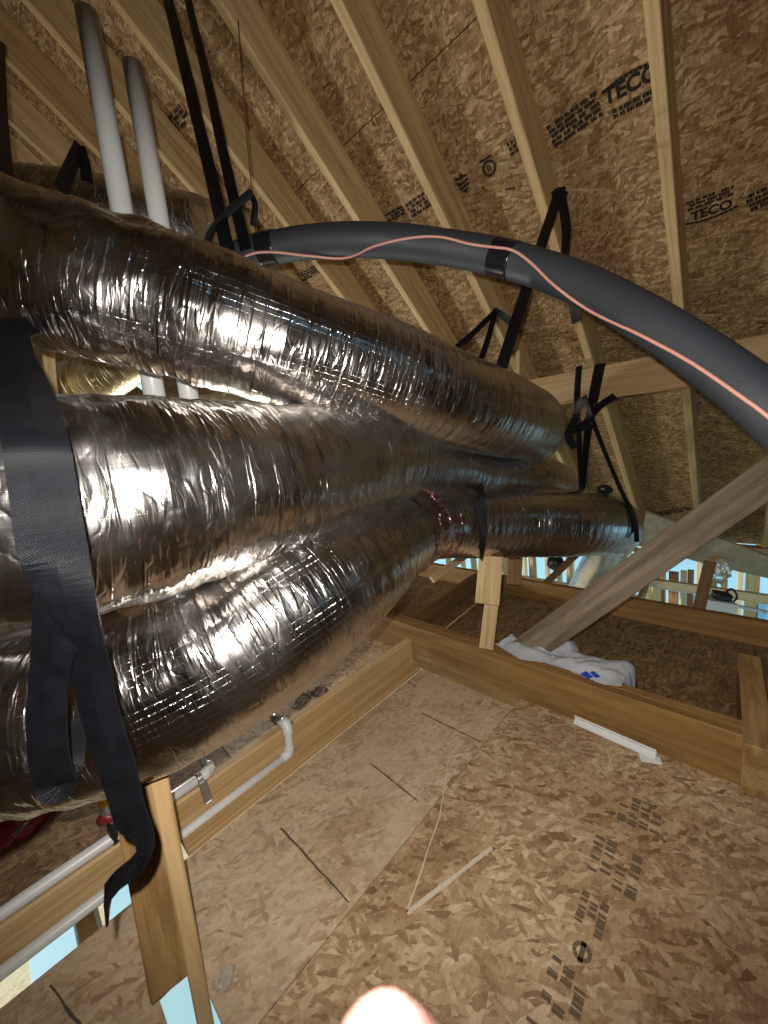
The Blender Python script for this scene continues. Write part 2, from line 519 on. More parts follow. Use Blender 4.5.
m_, nt_, b_ = new_mat('skin')
b_.inputs['Base Color'].default_value = (0.62, 0.27, 0.25, 1)
b_.inputs['Roughness'].default_value = 0.5
b_.inputs['Subsurface Weight'].default_value = 0.35
b_.inputs['Subsurface Radius'].default_value = (0.010, 0.004, 0.002)
b_.inputs['Subsurface Scale'].default_value = 0.6
tcx = nt_.nodes.new('ShaderNodeTexCoord')
nt_.links.new(bump(nt_, noise_n(nt_, tcx.outputs['Object'], 900, 3).outputs[0], 0.3, 0.0004), b_.inputs['Normal'])
SKIN = m_

# ------------------------------------------------------------------ roof
TANA = 0.8785
A = math.atan(TANA)
SDIR = Vector((math.cos(A), 0, -math.sin(A)))
NDIR = Vector((math.sin(A), 0, math.cos(A)))
H0 = 2.45 + CAM_H                    # rafter underside plane height over the camera
RAFT = 0.184
RIDGE_X = -0.9
def roof_pt(X, y, off=0.0):
    """point on the rafter underside plane at horizontal run X, off metres up the roof normal"""
    return Vector((X, y, H0 - TANA * X)) + NDIR * off
RIDGE = roof_pt(RIDGE_X, 0, RAFT)
def roof_local(px, py, off=RAFT):
    """pixel -> (s, y) on the deck plane"""
    r = ray(px, py)
    n = NDIR
    t = (RIDGE + NDIR * (off - RAFT) - CAM).dot(n) / r.dot(n)
    q = CAM + r * t
    return (q - RIDGE).dot(SDIR), q.y

ROOF_M = Matrix((SDIR, Vector((0, 1, 0)), NDIR)).transposed().to_4x4()
ROOF_M.translation = RIDGE

ceiling = empty('ceiling', RIDGE)
ceiling['kind'] = 'structure'
ceiling['label'] = 'sloping roof deck of brown oriented strand board panels with black ink stamps'
S_END = (4.45 - RIDGE_X) / math.cos(A)
seam = roof_local(410, 82)[0]
s_edges = [0.0]
x = seam - 1.22 * 3
while x < S_END:
    if x > 0.05: s_edges.append(x)
    x += 1.22
s_edges.append(S_END)
Y0, Y1 = -3.6, 6.2
for i in range(len(s_edges) - 1):
    ys = [Y0]
    y = Y0 + (0.7 if i % 2 else 1.9)
    while y < Y1 - 0.3:
        ys.append(y); y += 2.44
    ys.append(Y1)
    for j in range(len(ys) - 1):
        g = 0.0018
        a0, a1, b0, b1 = s_edges[i] + g, s_edges[i + 1] - g, ys[j] + g, ys[j + 1] - g
        me = box_mesh(-(a1 - a0) / 2, (a1 - a0) / 2, -(b1 - b0) / 2, (b1 - b0) / 2, 0, 0.0125)
        link('osb_panel', me, OSB_ROOF, ceiling, ROOF_M @ Matrix.Translation(((a0 + a1) / 2, (b0 + b1) / 2, random.uniform(0, 0.001))))
# shingle underlay above the panels closes the seams
link('roof_felt', box_mesh(0, S_END, Y0, Y1, 0.0145, 0.02), BLACKP, ceiling, ROOF_M)

# printing on the deck
def print_mesh(rects, polys=()):
    bm = bmesh.new()
    for (x0, y0, x1, y1) in rects:
        bm.faces.new([bm.verts.new((a, b, 0)) for a, b in ((x0, y0), (x1, y0), (x1, y1), (x0, y1))])
    for poly in polys:
        bm.faces.new([bm.verts.new((a, b, 0)) for a, b in poly])
    return bm_mesh(bm)

def bars(w, h, rows, rnd, fill=0.95):
    out = []
    rh = h / rows
    for r in range(rows):
        x = rnd.uniform(0, 0.1) * w
        while x < w * rnd.uniform(0.82, 1.0):
            l = rnd.uniform(0.08, 0.24) * w
            x1 = min(w, x + l)
            # each word: a run of slim letter blocks
            q = x
            while q < x1 - 0.002:
                lw = rnd.uniform(0.006, 0.011)
                if rnd.random() < fill: out.append((q - w / 2, h / 2 - (r + 1) * rh + rh * 0.16, min(q + lw, x1) - w / 2, h / 2 - r * rh - rh * rnd.uniform(0.0, 0.1)))
                q += lw + 0.0007
            x = x1 + rnd.uniform(0.02, 0.05) * w
    return out

def text_mesh(txt, size):
    cu = bpy.data.curves.new('txt', 'FONT')
    cu.body = txt; cu.size = size; cu.align_x = 'CENTER'; cu.align_y = 'CENTER'; cu.offset = size * 0.045; cu.resolution_u = 3
    ob = bpy.data.objects.new('txt', cu)
    COL.objects.link(ob)
    dg = bpy.context.evaluated_depsgraph_get()
    me = bpy.data.meshes.new_from_object(ob.evaluated_get(dg))
    bpy.data.objects.remove(ob)
    return me

def ring(cx, cy, r0, r1, a0=0, a1=2 * math.pi, n=24):
    out = []
    for k in range(n):
        t0, t1 = a0 + (a1 - a0) * k / n, a0 + (a1 - a0) * (k + 0.93) / n
        out.append([(cx + r0 * math.cos(t0), cy + r0 * math.sin(t0)), (cx + r1 * math.cos(t0), cy + r1 * math.sin(t0)),
                    (cx + r1 * math.cos(t1), cy + r1 * math.sin(t1)), (cx + r0 * math.cos(t1), cy + r0 * math.sin(t1))])
    return out

def roof_stamp(px0, py0, px1, py1, up_sign, rects=(), polys=(), texts=()):
    """stamp whose baseline runs from pixel 0 to pixel 1 on the deck underside; x of the mesh in metres, centred"""
    a, b = roof_local(px0, py0), roof_local(px1, py1)
    p = Vector((a[0], a[1], -0.0006)); q = Vector((b[0], b[1], -0.0006))
    d = (q - p).normalized()
    up = Vector((0, 0, -1)).cross(d) * up_sign      # read from below
    M = Matrix((d, up, Vector((0, 0, -1)))).transposed().to_4x4()
    M.translation = (p + q) / 2
    if rects or polys:
        link('ink_stamp', print_mesh(rects, polys), INK, ceiling, ROOF_M @ M)
    for (t, size, dx, dy) in texts:
        link('ink_stamp', text_mesh(t, size), INK, ceiling, ROOF_M @ M @ Matrix.Translation((dx, dy, 0)))
    return (q - p).length

rr = random.Random(3)
def rl(a, b):
    p, q = roof_local(*a), roof_local(*b)
    return math.dist(p, q)
w = rl((549, 139), (600, 103)); roof_stamp(549, 139, 600, 103, 1, bars(w, 0.085, 5, rr))
w = rl((507, 152), (533, 133)); roof_stamp(507, 152, 533, 133, 1, bars(w, 0.055, 3, rr))
w = rl((611, 102), (652, 80))
k = 0.034
roof_stamp(611, 102, 652, 80, 1,
           bars(w, 0.03, 2, rr) and [(a, b - 0.040, c, d - 0.040) for a, b, c, d in bars(w, 0.034, 2, rr)],
           ring(0, -0.20, 0.245, 0.256, 1.25, 1.92, 12), [('TECO', 0.062, 0, 0.018)])
# shield mark and round mark
def shield():
    return [[(-0.032, 0.03), (-0.024, 0.042), (-0.018, 0.03), (-0.006, 0.034), (0.002, 0.05), (0.010, 0.034), (0.030, 0.030), (0.030, 0.022), (-0.032, 0.022)],
            [(-0.032, 0.016), (-0.004, 0.008), (0.030, 0.018), (0.028, 0.006), (-0.03, -0.006)],
            [(-0.029, -0.011), (0.027, 0.0), (0.022, -0.013), (-0.024, -0.021)],
            [(-0.021, -0.026), (0.019, -0.018), (0.0, -0.042)]]
roof_stamp(450, 191, 478, 176, 1, (), shield())
roof_stamp(478, 175, 501, 161, 1, [(-0.008, -0.012, -0.002, 0.012), (0.002, -0.012, 0.008, 0.012), (-0.03, 0.034, 0.028, 0.042)],
           ring(0, 0, 0.021, 0.032) )
w = rl((380, 225), (403, 207)); roof_stamp(380, 222, 403, 210, 1, bars(w, 0.045, 3, rr))
w = rl((408, 212), (432, 200)); roof_stamp(408, 212, 432, 196, 1, bars(w, 0.075, 4, rr))
roof_stamp(499, 190, 520, 188, 1, bars(0.06, 0.012, 1, rr))
w = rl((686, 214), (734, 197))
roof_stamp(686, 214, 734, 197, 1, [(a, b + 0.026, c, d + 0.026) for a, b, c, d in bars(w, 0.042, 3, rr)],
           ring(0, 0.225, 0.272, 0.282, -1.90, -1.25, 12), [('TECO', 0.048, 0.006, -0.022)])
w = rl((744, 208), (778, 192)); roof_stamp(744, 206, 790, 186, 1, bars(w * 1.2, 0.075, 4, rr))
w = rl((153, 145), (180, 118)); roof_stamp(160, 140, 185, 112, 1, bars(w, 0.07, 4, rr))
w = rl((655, 528), (690, 522)); roof_stamp(655, 515, 690, 508, 1, bars(w, 0.07, 3, rr))
w = rl((290, 285), (330, 262)); roof_stamp(292, 282, 328, 264, 1, bars(w, 0.06, 4, rr))

# rafters
names = {0: 'rafter at the far right edge of the roof deck',
         1: 'pale rafter right of the two large ink stamps, second from the right',
         2: 'pale rafter with the black strap nailed to it, left of the word stamp',
         3: 'pale rafter just left of the shield stamp, crossing behind the black hose peak',
         4: 'pale rafter running behind the left part of the black hose',
         5: 'broad rafter directly right of the two long hanging straps',
         6: 'rafter between the white vent pipes and the long hanging straps',
         7: 'rafter crossing just left of the taller white vent pipe',
         8: 'short length of rafter above the left end of the foil ducts',
         9: 'dim rafter in the extreme upper left corner'}
RY0, RSP = 0.275, 0.412
def rafter_y(k, X): return RY0 + RSP * (k - 1) + 0.034 * (X - 1.4)
for k in range(0, 11):
    a, b = roof_pt(RIDGE_X + 0.02, rafter_y(k, RIDGE_X), RAFT / 2), roof_pt(4.36, rafter_y(k, 4.36), RAFT / 2)
    o = board('rafter', a, b, 0.038, RAFT - 0.001, WOOD_PALE, NDIR)
    tag(o, names.get(k, 'farthest rafter beyond the upper left corner'), 'rafter', 'roof rafters in a row')

# horizontal purlin under the rafters at the right
tag(board('purlin', (2.40, 1.12, 0.150 + CAM_H), (2.30, -2.6, 0.125 + CAM_H), 0.038, 0.172, WOOD, (0.05, 0, 1)),
    'horizontal pale timber crossing under the rafters behind the black hose', 'beam')
tag(board('wood_block', P(518, 352, 2.33), P(518, 378, 2.33), 0.045, 0.038, WOOD_PALE, (0, -1, 0)),
    'small upright wood block at the left end of the horizontal purlin', 'block')
# tie board in the upper left corner
tag(board('collar_tie', P(-140, 35, 2.35), P(58, 86, 2.2), 0.14, 0.038, WOOD, ray(20, 70).cross(P(58, 86, 2.2) - P(-140, 35, 2.35))),
    'short tie board nailed across rafters in the upper left corner', 'board')

# rear slope, ridge board and gable ends close the attic (seen in the foil's reflections)
rear_m = Matrix((Vector((-math.cos(A), 0, -math.sin(A))), Vector((0, -1, 0)), Vector((-math.sin(A), 0, math.cos(A))))).transposed().to_4x4()
rear_m.translation = RIDGE
o = link('wall_rear_slope', box_mesh(0, 6.85, -Y1, -Y0, 0, 0.0125), OSB_ROOF, None, rear_m); o['kind'] = 'structure'
o['label'] = 'rear slope of the roof deck behind the photographer'
o = wbox('trim_1', RIDGE_X - 0.019, RIDGE_X + 0.019, Y0, Y1, RIDGE.z - 0.24, RIDGE.z, WOOD); o['kind'] = 'structure'; o['label'] = 'ridge board along the top of the roof'
def gable(name, y, label):
    bm = bmesh.new()
    pr = [(4.45, -0.60), (4.45, (RIDGE + SDIR * S_END).z), (RIDGE_X, RIDGE.z), (-6.04, RIDGE.z - TANA * (6.04 + RIDGE_X)), (-6.04, -0.60)]
    vs_ = [[bm.verts.new((a, yy, c)) for a, c in pr] for yy in (y, y + 0.0125)]
    bm.faces.new(vs_[0]); bm.faces.new(vs_[1][::-1])
    for i in range(len(pr)):
        j = (i + 1) % len(pr)
        bm.faces.new((vs_[0][j], vs_[0][i], vs_[1][i], vs_[1][j]))
    bmesh.ops.recalc_face_normals(bm, faces=bm.faces[:])
    o = link(name, bm_mesh(bm), OSB_ROOF); o['kind'] = 'structure'; o['label'] = label
gable('wall_left', Y1, 'gable end sheathing at the left end of the attic')
gable('wall_right', Y0, 'gable end sheathing at the right end of the attic')

# ------------------------------------------------------------------ floor
BX = 1.30                 # near face of the cross beam
FX = 2.22                 # near face of the far beam
floor = empty('floor')
floor['kind'] = 'structure'
floor['label'] = 'attic floor of oriented strand board panels with pencil lines and ink stamps'
def panel(rects, mat, top=0.0, th=0.018, name='osb_panel'):
    bm = bmesh.new()
    cx = sum(r[0] + r[1] for r in rects) / (2 * len(rects)); cy = sum(r[2] + r[3] for r in rects) / (2 * len(rects))
    for (x0, x1, y0, y1) in rects:
        g = bmesh.ops.create_cube(bm, size=1.0)
        for v in g['verts']:
            v.co = Vector(((x0 + x1) / 2 + v.co.x * (x1 - x0) - cx, (y0 + y1) / 2 + v.co.y * (y1 - y0) - cy, -th / 2 + v.co.z * th))
    bmesh.ops.remove_doubles(bm, verts=bm.verts[:], dist=1e-5)
    return link(name, bm_mesh(bm), mat, floor, Matrix.Translation((cx, cy, top)))
SEAM_Y = 0.662
EDGE_Y = 1.122
g = 0.0016
panel([(-0.95 + g, BX, -0.56 + g, SEAM_Y - g)], OSB_FLOOR)
panel([(-0.95 + g, BX, -1.78 + g, -0.56 - g)], OSB_FLOOR)
panel([(-0.95 + g, BX, -3.6, -1.78 - g)], OSB_FLOOR)
NX0, NX1, NY1 = 0.010, 0.085, 0.872
# strip between the seam and the open gap, notched around the near post
panel([(-0.95 + g, NX0, SEAM_Y + g, EDGE_Y), (NX0, NX1, NY1, EDGE_Y), (NX1, 1.235, SEAM_Y + g, EDGE_Y)], OSB_DUSTY)
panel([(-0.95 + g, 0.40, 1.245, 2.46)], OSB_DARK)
panel([(0.40 + 2 * g, BX + 0.1, 1.245, 2.46)], OSB_FLOOR)
panel([(-0.95 + g, BX + 0.1, 2.46 + 2 * g, 6.2)], OSB_FLOOR)
for y0, y1 in ((-3.6, -0.56), (-0.56, 2.0), (2.0, 6.2)):
    panel([(-3.4 + g, -0.95 - g, y0 + g, y1 - g)], OSB_FLOOR)
    panel([(-6.04, -3.4 - g, y0 + g, y1 - g)], OSB_FLOOR)
# bays beyond the cross beam
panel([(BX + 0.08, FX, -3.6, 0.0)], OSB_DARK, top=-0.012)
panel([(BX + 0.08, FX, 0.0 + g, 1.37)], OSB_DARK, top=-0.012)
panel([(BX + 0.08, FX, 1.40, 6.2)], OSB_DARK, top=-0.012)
# flat plate lip in front of the upright plate and loose sheet edge
wl = board('floor_lip', (0.16, 1.165, 0.008), (1.22, 1.165, 0.008), 0.085, 0.020, WOOD, (0, 0, 1), floor)

def floor_mark(p, q, width, mat, name, z=0.0007):
    p, q = Vector((p.x, p.y, z)), Vector((q.x, q.y, z))
    L = (q - p).length
    me = print_mesh([(-L / 2, -width / 2, L / 2, width / 2)])
    return link(name, me, mat, floor, frame(p, q, Vector((0, 0, 1))))
def wavy(p, q, width, mat, name, k=9, amp=0.002):
    """hand-drawn line: several short strokes"""
    rnd = random.Random(hash((round(p.x, 3), round(p.y, 3))) & 0xffff)
    P0, P1 = Vector((p.x, p.y, 0)), Vector((q.x, q.y, 0))
    d = (P1 - P0).normalized(); s = Vector((-d.y, d.x, 0))
    L = (P1 - P0).length
    st_p = [(L * i / k - L / 2, rnd.uniform(-amp, amp), width / 2 * rnd.uniform(0.55, 1.1)) for i in range(k + 1)]
    polys = [[(a[0], a[1] - a[2]), (b[0], b[1] - b[2]), (b[0], b[1] + b[2]), (a[0], a[1] + a[2])] for a, b in zip(st_p, st_p[1:])]
    mid = (P0 + P1) / 2; mid.z = 0.0007
    M = Matrix((d, s, Vector((0, 0, 1)))).transposed().to_4x4(); M.translation = mid
    return link(name, print_mesh([], polys), mat, floor, M)
for a, b in (((281, 828), (349, 903)), ((370, 763), (418, 801)), ((421, 713), (481, 742)), ((50, 985), (120, 1080))):
    wavy(on_z(*a), on_z(*b), 0.006, PENCIL, 'pencil_line', 14, 0.0012)
for a, b, w_ in (((407, 912), (440, 815), 0.005), ((407, 913), (492, 848), 0.011), ((440, 815), (452, 740), 0.004)):
    wavy(on_z(*a), on_z(*b), w_, CHALK, 'chalk_line', 5, 0.001)

def floor_stamp(pix, w, h, ang, rects=(), polys=()):
    c = on_z(*pix)
    M = Matrix.Translation((c.x, c.y, 0.0007)) @ Matrix.Rotation(ang, 4, 'Z')
    link('ink_stamp', print_mesh(rects, polys), INK2, floor, M)
INK2 = mat_plain('worn_floor_ink', (0.19, 0.135, 0.085), 0.85, spec=0.1, noise_amt=0.5, nscale=45)
rf = random.Random(11)
for (px, py), w_, h_, rows in (((640, 815), 0.10, 0.10, 4), ((615, 865), 0.12, 0.11, 4), ((592, 915), 0.09, 0.06, 3),
                               ((565, 990), 0.09, 0.075, 3), ((540, 1052), 0.06, 0.07, 3)):
    floor_stamp((px, py), w_, h_, 0.06, bars(w_, h_, rows, rf, 0.62))
floor_stamp((582, 952), 0.05, 0.05, 0.1, (), ring(0, 0, 0.011, 0.019, n=12) + [[(-0.02, -0.004), (0.02, -0.006), (0.02, 0.004), (-0.02, 0.005)]])
for (px, py), w_, h_ in (((303, 700), 0.13, 0.06), ((320, 692), 0.07, 0.07)):
    floor_stamp((px, py), w_, h_, 0.5, bars(w_, h_, 3, rf), ring(0, 0, 0.03, 0.036, n=16))

# joists below the floor (seen through the open gap)
tag(wbox('floor_joist', -0.094, -0.056, -3.5, 6.1, -0.255, -0.0185, WOOD_DARK),
    'floor joist crossing under the bright gap beside the condensate pipes', 'joist')

# upright plate carrying the condensate pipes
PL_Y = 1.205
pl = thing('wall_plate', (0.3, PL_Y, 0), 'upright timber plate on the floor with two white condensate pipes along it', 'plate')
board('upright', (-1.2, PL_Y + 0.019, 0.045), (1.275, PL_Y + 0.019, 0.045), 0.038, 0.13, WOOD, (0, 0, 1), pl, 0.006)

# cross beam (doubled)
bB = thing('cross_beam', (BX, 0.5, 0), 'long orange-brown doubled beam lying across the floor below the diagonal brace', 'beam')
wbox('ply', BX, BX + 0.038, -3.5, 3.4, -0.06, 0.165, WOOD_ORANGE, bB)
wbox('ply', BX + 0.0385, BX + 0.0765, -3.5, 3.4, -0.06, 0.162, WOOD_ORANGE, bB)
# far beam
tag(wbox('far_beam', FX, FX + 0.038, -3.5, 5.2, -0.14, 0.105, WOOD_ORANGE), 'brown beam at the far edge of the attic floor before the bright opening', 'beam')
# joist lying between the beams and the blocks
tag(board('bay_joist', (BX + 0.08, 1.385, 0.03), (FX - 0.002, 1.385, 0.03), 0.038, 0.15, WOOD_DARK, (0, 0, 1)),
    'dark joist between the cross beam and far beam, left of the short strut', 'joist')
tag(board('bay_joist', (BX - 0.035, on_z(757, 745, .165).y - 0.005, 0.09), (on_z(749, 657, .16).x, on_z(749, 657, .16).y, 0.09), 0.062, 0.16, WOOD_POST, (0, 0, 1)),
    'joist end lapping over the cross beam at the right edge', 'joist')
tag(wbox('block', BX + 0.002, BX + 0.06, 1.52, 1.575, 0.166, 0.30, WOOD), 'small wood block standing on the cross beam under the lower duct', 'block')
a = on_z(441, 632, 0.012); b = on_z(478, 602, 0.012)
tag(board('lath', a, b, 0.010, 0.006, WOOD_PALE), 'thin pale lath on the dark floor left of the short strut', 'lath')
tag(ptube('cable', [(390, 612, 2.35, .006), (402, 616, 2.3, .006), (418, 613, 2.28, .006), (430, 608, 2.3, .006)], BLACKP, n=24, seg=8),
    'short black cable lying on the dark floor under the lower duct', 'cable')

# short strut: two scraps nailed together, standing on the cross beam
st = thing('strut', P(482, 652, 1.64), 'short pale strut of two scraps standing on the cross beam under the far duct', 'strut')
base = Vector((BX + 0.02, on_z(482, 652, 0.165).y, 0.165))
topp = P(497, 556, 1.66)
board('upright', base, topp, 0.058, 0.038, WOOD_PALE, -ray(480, 600), st)
p0 = P(487.0, 604, 1.60); p1 = P(491, 556, 1.62)
board('scab', p0, p1, 0.098, 0.038, WOOD_PALE, -ray(480, 600), st)

# diagonal brace
b0 = P(507, 664, 1.66); b1 = P(768, 478, 1.27)
b2 = b0 + (b1 - b0) * 2.0
tag(board('diagonal_brace', b0, b2, 0.114, 0.038, WOOD_GREY, -ray(640, 570)), 'weathered grey diagonal brace rising from the cross beam to the right', 'brace')

# near post through the floor notch
po = thing('post', (0.045, 0.79, 0), 'two-board upright post in the lower left corner, under the lower duct', 'post')
pa, pb = P(134, 785, .730), P(174, 1010, .815)
d_ = pb - pa
board('board', pa - d_ * 0.75, pa + d_ * 0.86, 0.070, 0.038, WOOD_POST, -ray(150, 900), po)
pa, pb = P(160, 785, .742), P(203, 1010, .828)
d_ = pb - pa
board('board', pa - d_ * 0.75, pa + d_ * 2.2, 0.030, 0.062, WOOD, -ray(180, 900), po)

# ------------------------------------------------------------------ ducts
def duct_disp(seed, ring_amp=0.0004, wr=0.006, pitch=0.036, crush=0.0, reach=1.0):
    off = Vector((seed * 7.3, seed * 3.1, seed * 1.7))
    def f(u, a, r):
        ca, sa = math.cos(a) * r, math.sin(a) * r
        n1 = noise.noise(Vector((u * 4.0, ca * 5, sa * 5)) + off) * wr
        n2 = noise.noise(Vector((u * 26.0, ca * 7, sa * 7)) + off) * wr * 0.16
        n3 = abs(noise.noise(Vector((u * 48.0, ca * 14, sa * 14)) + off)) * wr * 0.14
        k = max(0.0, min(1.0, (reach - u) / 0.5)) * crush
        if k > 0:
            n1 += k * (noise.noise(Vector((u * 15, ca * 15, sa * 15)) + off) + 0.6 * abs(noise.noise(Vector((u * 34, ca * 26, sa * 26)) + off)))
        return n1 + n2 + n3 + ring_amp * math.sin(u * 2 * math.pi / pitch)
    return f

RU, RM, RL = 0.134, 0.150, 0.150
up = thing('foil_duct', P(150, 298, 0.76), 'upper foil-wrapped flexible duct sloping down to the right, topmost of the near three', 'duct')
ptube('jacket', [(-260, 180, .72, RU), (-120, 218, .72, RU), (0, 259, .73, RU), (150, 302, .77, RU), (300, 350, .88, RU), (400, 383, 1.01, RU),
                 (470, 406, 1.17, RU), (512, 420, 1.36, RU), (530, 428, 1.60, RU), (528, 440, 1.92, RU), (505, 458, 2.35, RU)],
      FOIL, n=520, seg=120, disp=duct_disp(1, wr=0.0075, crush=0.011, reach=1.15), parent=up)
mid = thing('foil_duct', P(150, 495, 0.66), 'middle foil-wrapped flexible duct, widest at the left edge behind the black strap', 'duct')
ptube('jacket', [(-260, 520, .46, RM), (-120, 518, .46, RM), (0, 512, .49, RM), (100, 505, .555, RM), (200, 490, .66, RM), (300, 474, .86, RM), (380, 458, 1.10, RM * .97),
                 (430, 462, 1.42, RM * .92), (470, 476, 1.72, RM), (515, 482, 1.98, RM * 1.05), (548, 488, 2.2, RM * 1.05), (552, 500, 2.5, RM)],
      FOIL_BRIGHT, n=520, seg=120, disp=duct_disp(2, wr=0.0085, crush=0.008, reach=0.85), parent=mid)
low = thing('foil_duct', P(150, 690, 0.69), 'lower foil-wrapped flexible duct with ring lines, pinched where it meets the others', 'duct')
ptube('jacket', [(-200, 735, .66, RL), (-90, 730, .66, RL), (0, 718, .67, RL), (100, 700, .69, RL), (200, 661, .73, RL), (290, 607, .81, RL), (350, 566, .95, RL * .97),
                 (388, 540, 1.14, RL * .88), (418, 528, 1.38, RL * .80), (450, 522, 1.58, RL * .98), (500, 522, 1.72, RL * 1.05), (560, 523, 1.80, RL * 1.05), (595, 524, 1.90, RL * 1.04),
                 (610, 529, 2.08, RL), (608, 545, 2.42, RL * .82), (598, 566, 2.72, RL * .74), (575, 606, 3.1, RL * .74)],
      FOIL, n=680, seg=120, disp=duct_disp(3, ring_amp=0.0006, wr=0.0050, pitch=0.042, crush=0.008, reach=0.95), parent=low)
# crumpled foil band at the pinch, a red reflection put into its colour
def crumple(u, a, r):
    return 0.004 + 0.010 * noise.noise(Vector((u * 30, math.cos(a) * 3, math.sin(a) * 3 + 5))) + 0.007 * abs(noise.noise(Vector((u * 80, math.cos(a) * 6, math.sin(a) * 6))))
o = ptube('reflection_band', [(394, 537, 1.18, RL * .845), (418, 528, 1.38, RL * .80), (434, 525, 1.50, RL * .85)], FOIL_PINK, n=60, seg=72, disp=crumple, parent=low, cap=False)
o['label'] = 'crumpled foil band at the pinch, coloured with a red reflection'
for i, (u0, u1) in enumerate((((166, 676, .705), (172, 673, .708)),)):
    pass

back = thing('foil_duct', P(120, 242, 1.37), 'dim foil duct behind the two white vent pipes and the long straps', 'duct')
ptube('jacket', [(-160, 206, 1.3, .17), (-40, 216, 1.33, .17), (60, 228, 1.36, .17), (150, 240, 1.42, .17), (200, 250, 1.54, .17), (222, 272, 1.76, .16), (226, 320, 2.0, .16)],
      FOIL_CRUMPLED, n=260, seg=72, disp=duct_disp(5, wr=0.022), parent=back)
bk2 = thing('film_duct', P(110, 375, 1.6), 'yellowish film-covered duct glimpsed between the upper and middle foil ducts', 'duct')
ptube('jacket', [(40, 392, 1.75, .10), (85, 384, 1.68, .105), (125, 366, 1.62, .085), (160, 345, 1.6, .06)], FOIL_YELLOW, n=140, seg=48, disp=duct_disp(6, wr=0.01), parent=bk2)
tag(ptube('film_duct', [(200, 415, 1.75, .08), (240, 408, 1.72, .085), (290, 404, 1.72, .08)], FOIL_YELLOW, n=90, seg=40, disp=duct_disp(8, wr=0.01)),
    'yellowish duct end right of the white vent pipes between the foil ducts', 'duct')
red = thing('red_duct', P(20, 815, 1.0), 'dark red film-covered duct low at the left edge', 'duct')
ptube('jacket', [(-160, 850, .86, .105), (-60, 832, .92, .105), (5, 812, 1.0, .10), (40, 790, 1.10, .09), (70, 755, 1.25, .08)], FOIL_RED, n=150, seg=56, disp=duct_disp(9, wr=0.010), parent=red)
tag(pribbon('foil_tape', [(14, 836, .93, 0), (34, 812, .95, 10), (52, 793, .97, 15), (66, 782, 1.0, 20)], 0.012, FOIL_BRIGHT, n=20),
    'shiny strip of foil tape hanging beside the red duct', 'tape')
tag(ptube('cable', [(-20, 868, 1.02, .006), (20, 838, 1.04, .006), (50, 808, 1.06, .006), (72, 786, 1.08, .006)], WOOD_DARK, n=24, seg=8),
    'thin brown rod along the underside of the red duct', 'rod')

# ------------------------------------------------------------------ straps
def strap(name, loc, label, ribbons, w=0.04):
    t = thing(name, loc, label, 'strap', 'black hanging straps')
    for nm, pix, *ww in ribbons:
        pribbon(nm, pix, ww[0] if ww else w, BLACK, parent=t, n=max(12, 12 * len(pix)))
    return t
strap('hanging_strap', P(40, 420, .42), 'wide black strap slung over the near ducts at the left edge with a dangling tail', [
    ('webbing', [(10, 300, .80, 0), (14, 345, .66, 0), (23, 378, .50, 0), (30, 405, .405, 0), (37, 445, .352, 0), (46, 500, .342, 0), (53, 545, .335, 5), (62, 580, .345, 28),
                 (76, 622, .37, 44), (90, 670, .41, 46), (101, 718, .43, 46), (116, 765, .445, 46), (129, 812, .455, 50), (139, 838, .46, 56), (138, 856, .462, 70), (128, 870, .464, 76),
                 (115, 887, .466, 74), (106, 905, .468, 60)], 0.047),
    ('loop', [(66, 590, .352, 10), (58, 625, .375, 22), (50, 670, .405, 40), (47, 715, .42, 40), (49, 755, .435, 38), (54, 776, .45, 38), (60, 783, .475, 35), (66, 765, .50, 30), (70, 720, .51, 30)], 0.043)])
strap('hanging_strap', P(3, 150, .8), 'short black strap over the upper duct at the very left edge', [
    ('webbing', [(-2, 40, 1.30, 0), (-2, 100, 1.0, 0), (0, 150, .80, 0), (2, 188, .70, 0)], 0.035)], 0.035)
strap('hanging_strap', P(80, 150, 1.25), 'black strap folded into an inverted V left of the vent pipes', [
    ('webbing', [(60, 192, 1.05, 20), (70, 168, 1.14, 20), (80, 146, 1.22, 20)], 0.034),
    ('webbing', [(80, 146, 1.22, 0), (85, 165, 1.2, 0), (87, 182, 1.18, 0)], 0.030)])
strap('hanging_strap', P(200, 130, 1.2), 'left of two long black straps dropping from the roof past the rear foil duct', [
    ('webbing', [(158, -40, 1.56, 15), (168, 0, 1.46, 15), (190, 90, 1.28, 15), (212, 180, 1.14, 15), (228, 252, 1.04, 15)], 0.038),
    ('knot', [(206, 250, 1.08, 30), (211, 233, 1.08, 30), (226, 214, 1.08, 20), (252, 192, 1.08, 20)], 0.020)])
strap('hanging_strap', P(220, 130, 1.22), 'right of two long black straps dropping from the roof past the rear foil duct', [
    ('webbing', [(180, -40, 1.56, 40), (188, 0, 1.48, 40), (207, 80, 1.32, 35), (226, 165, 1.18, 25), (246, 250, 1.07, 15)], 0.034),
    ('tail', [(250, 193, 1.09, 30), (255, 205, 1.09, 30), (253, 226, 1.09, 0)], 0.018)])
tag(ptube('cord', [(238, 20, 1.40, .0022), (243, 90, 1.30, .0022), (250, 170, 1.2, .0022), (258, 245, 1.12, .0022)], WOOD_DARK, n=20, seg=6),
    'thin cord hanging just right of the two long straps', 'cord')
strap('hanging_strap', P(535, 260, 1.4), 'black strap from the rafter crossing behind the hose to the upper duct', [
    ('webbing', [(560, 188, 1.50, 25), (548, 225, 1.45, 25), (526, 290, 1.36, 20), (500, 372, 1.26, 15)], 0.040),
    ('tail', [(560, 190, 1.49, 30), (566, 230, 1.47, 35), (565, 265, 1.46, 40), (572, 300, 1.45, 30), (577, 322, 1.45, 20)], 0.036),
    ('knot', [(552, 196, 1.47, 0), (559, 191, 1.47, 0), (566, 196, 1.47, 0)], 0.024)])
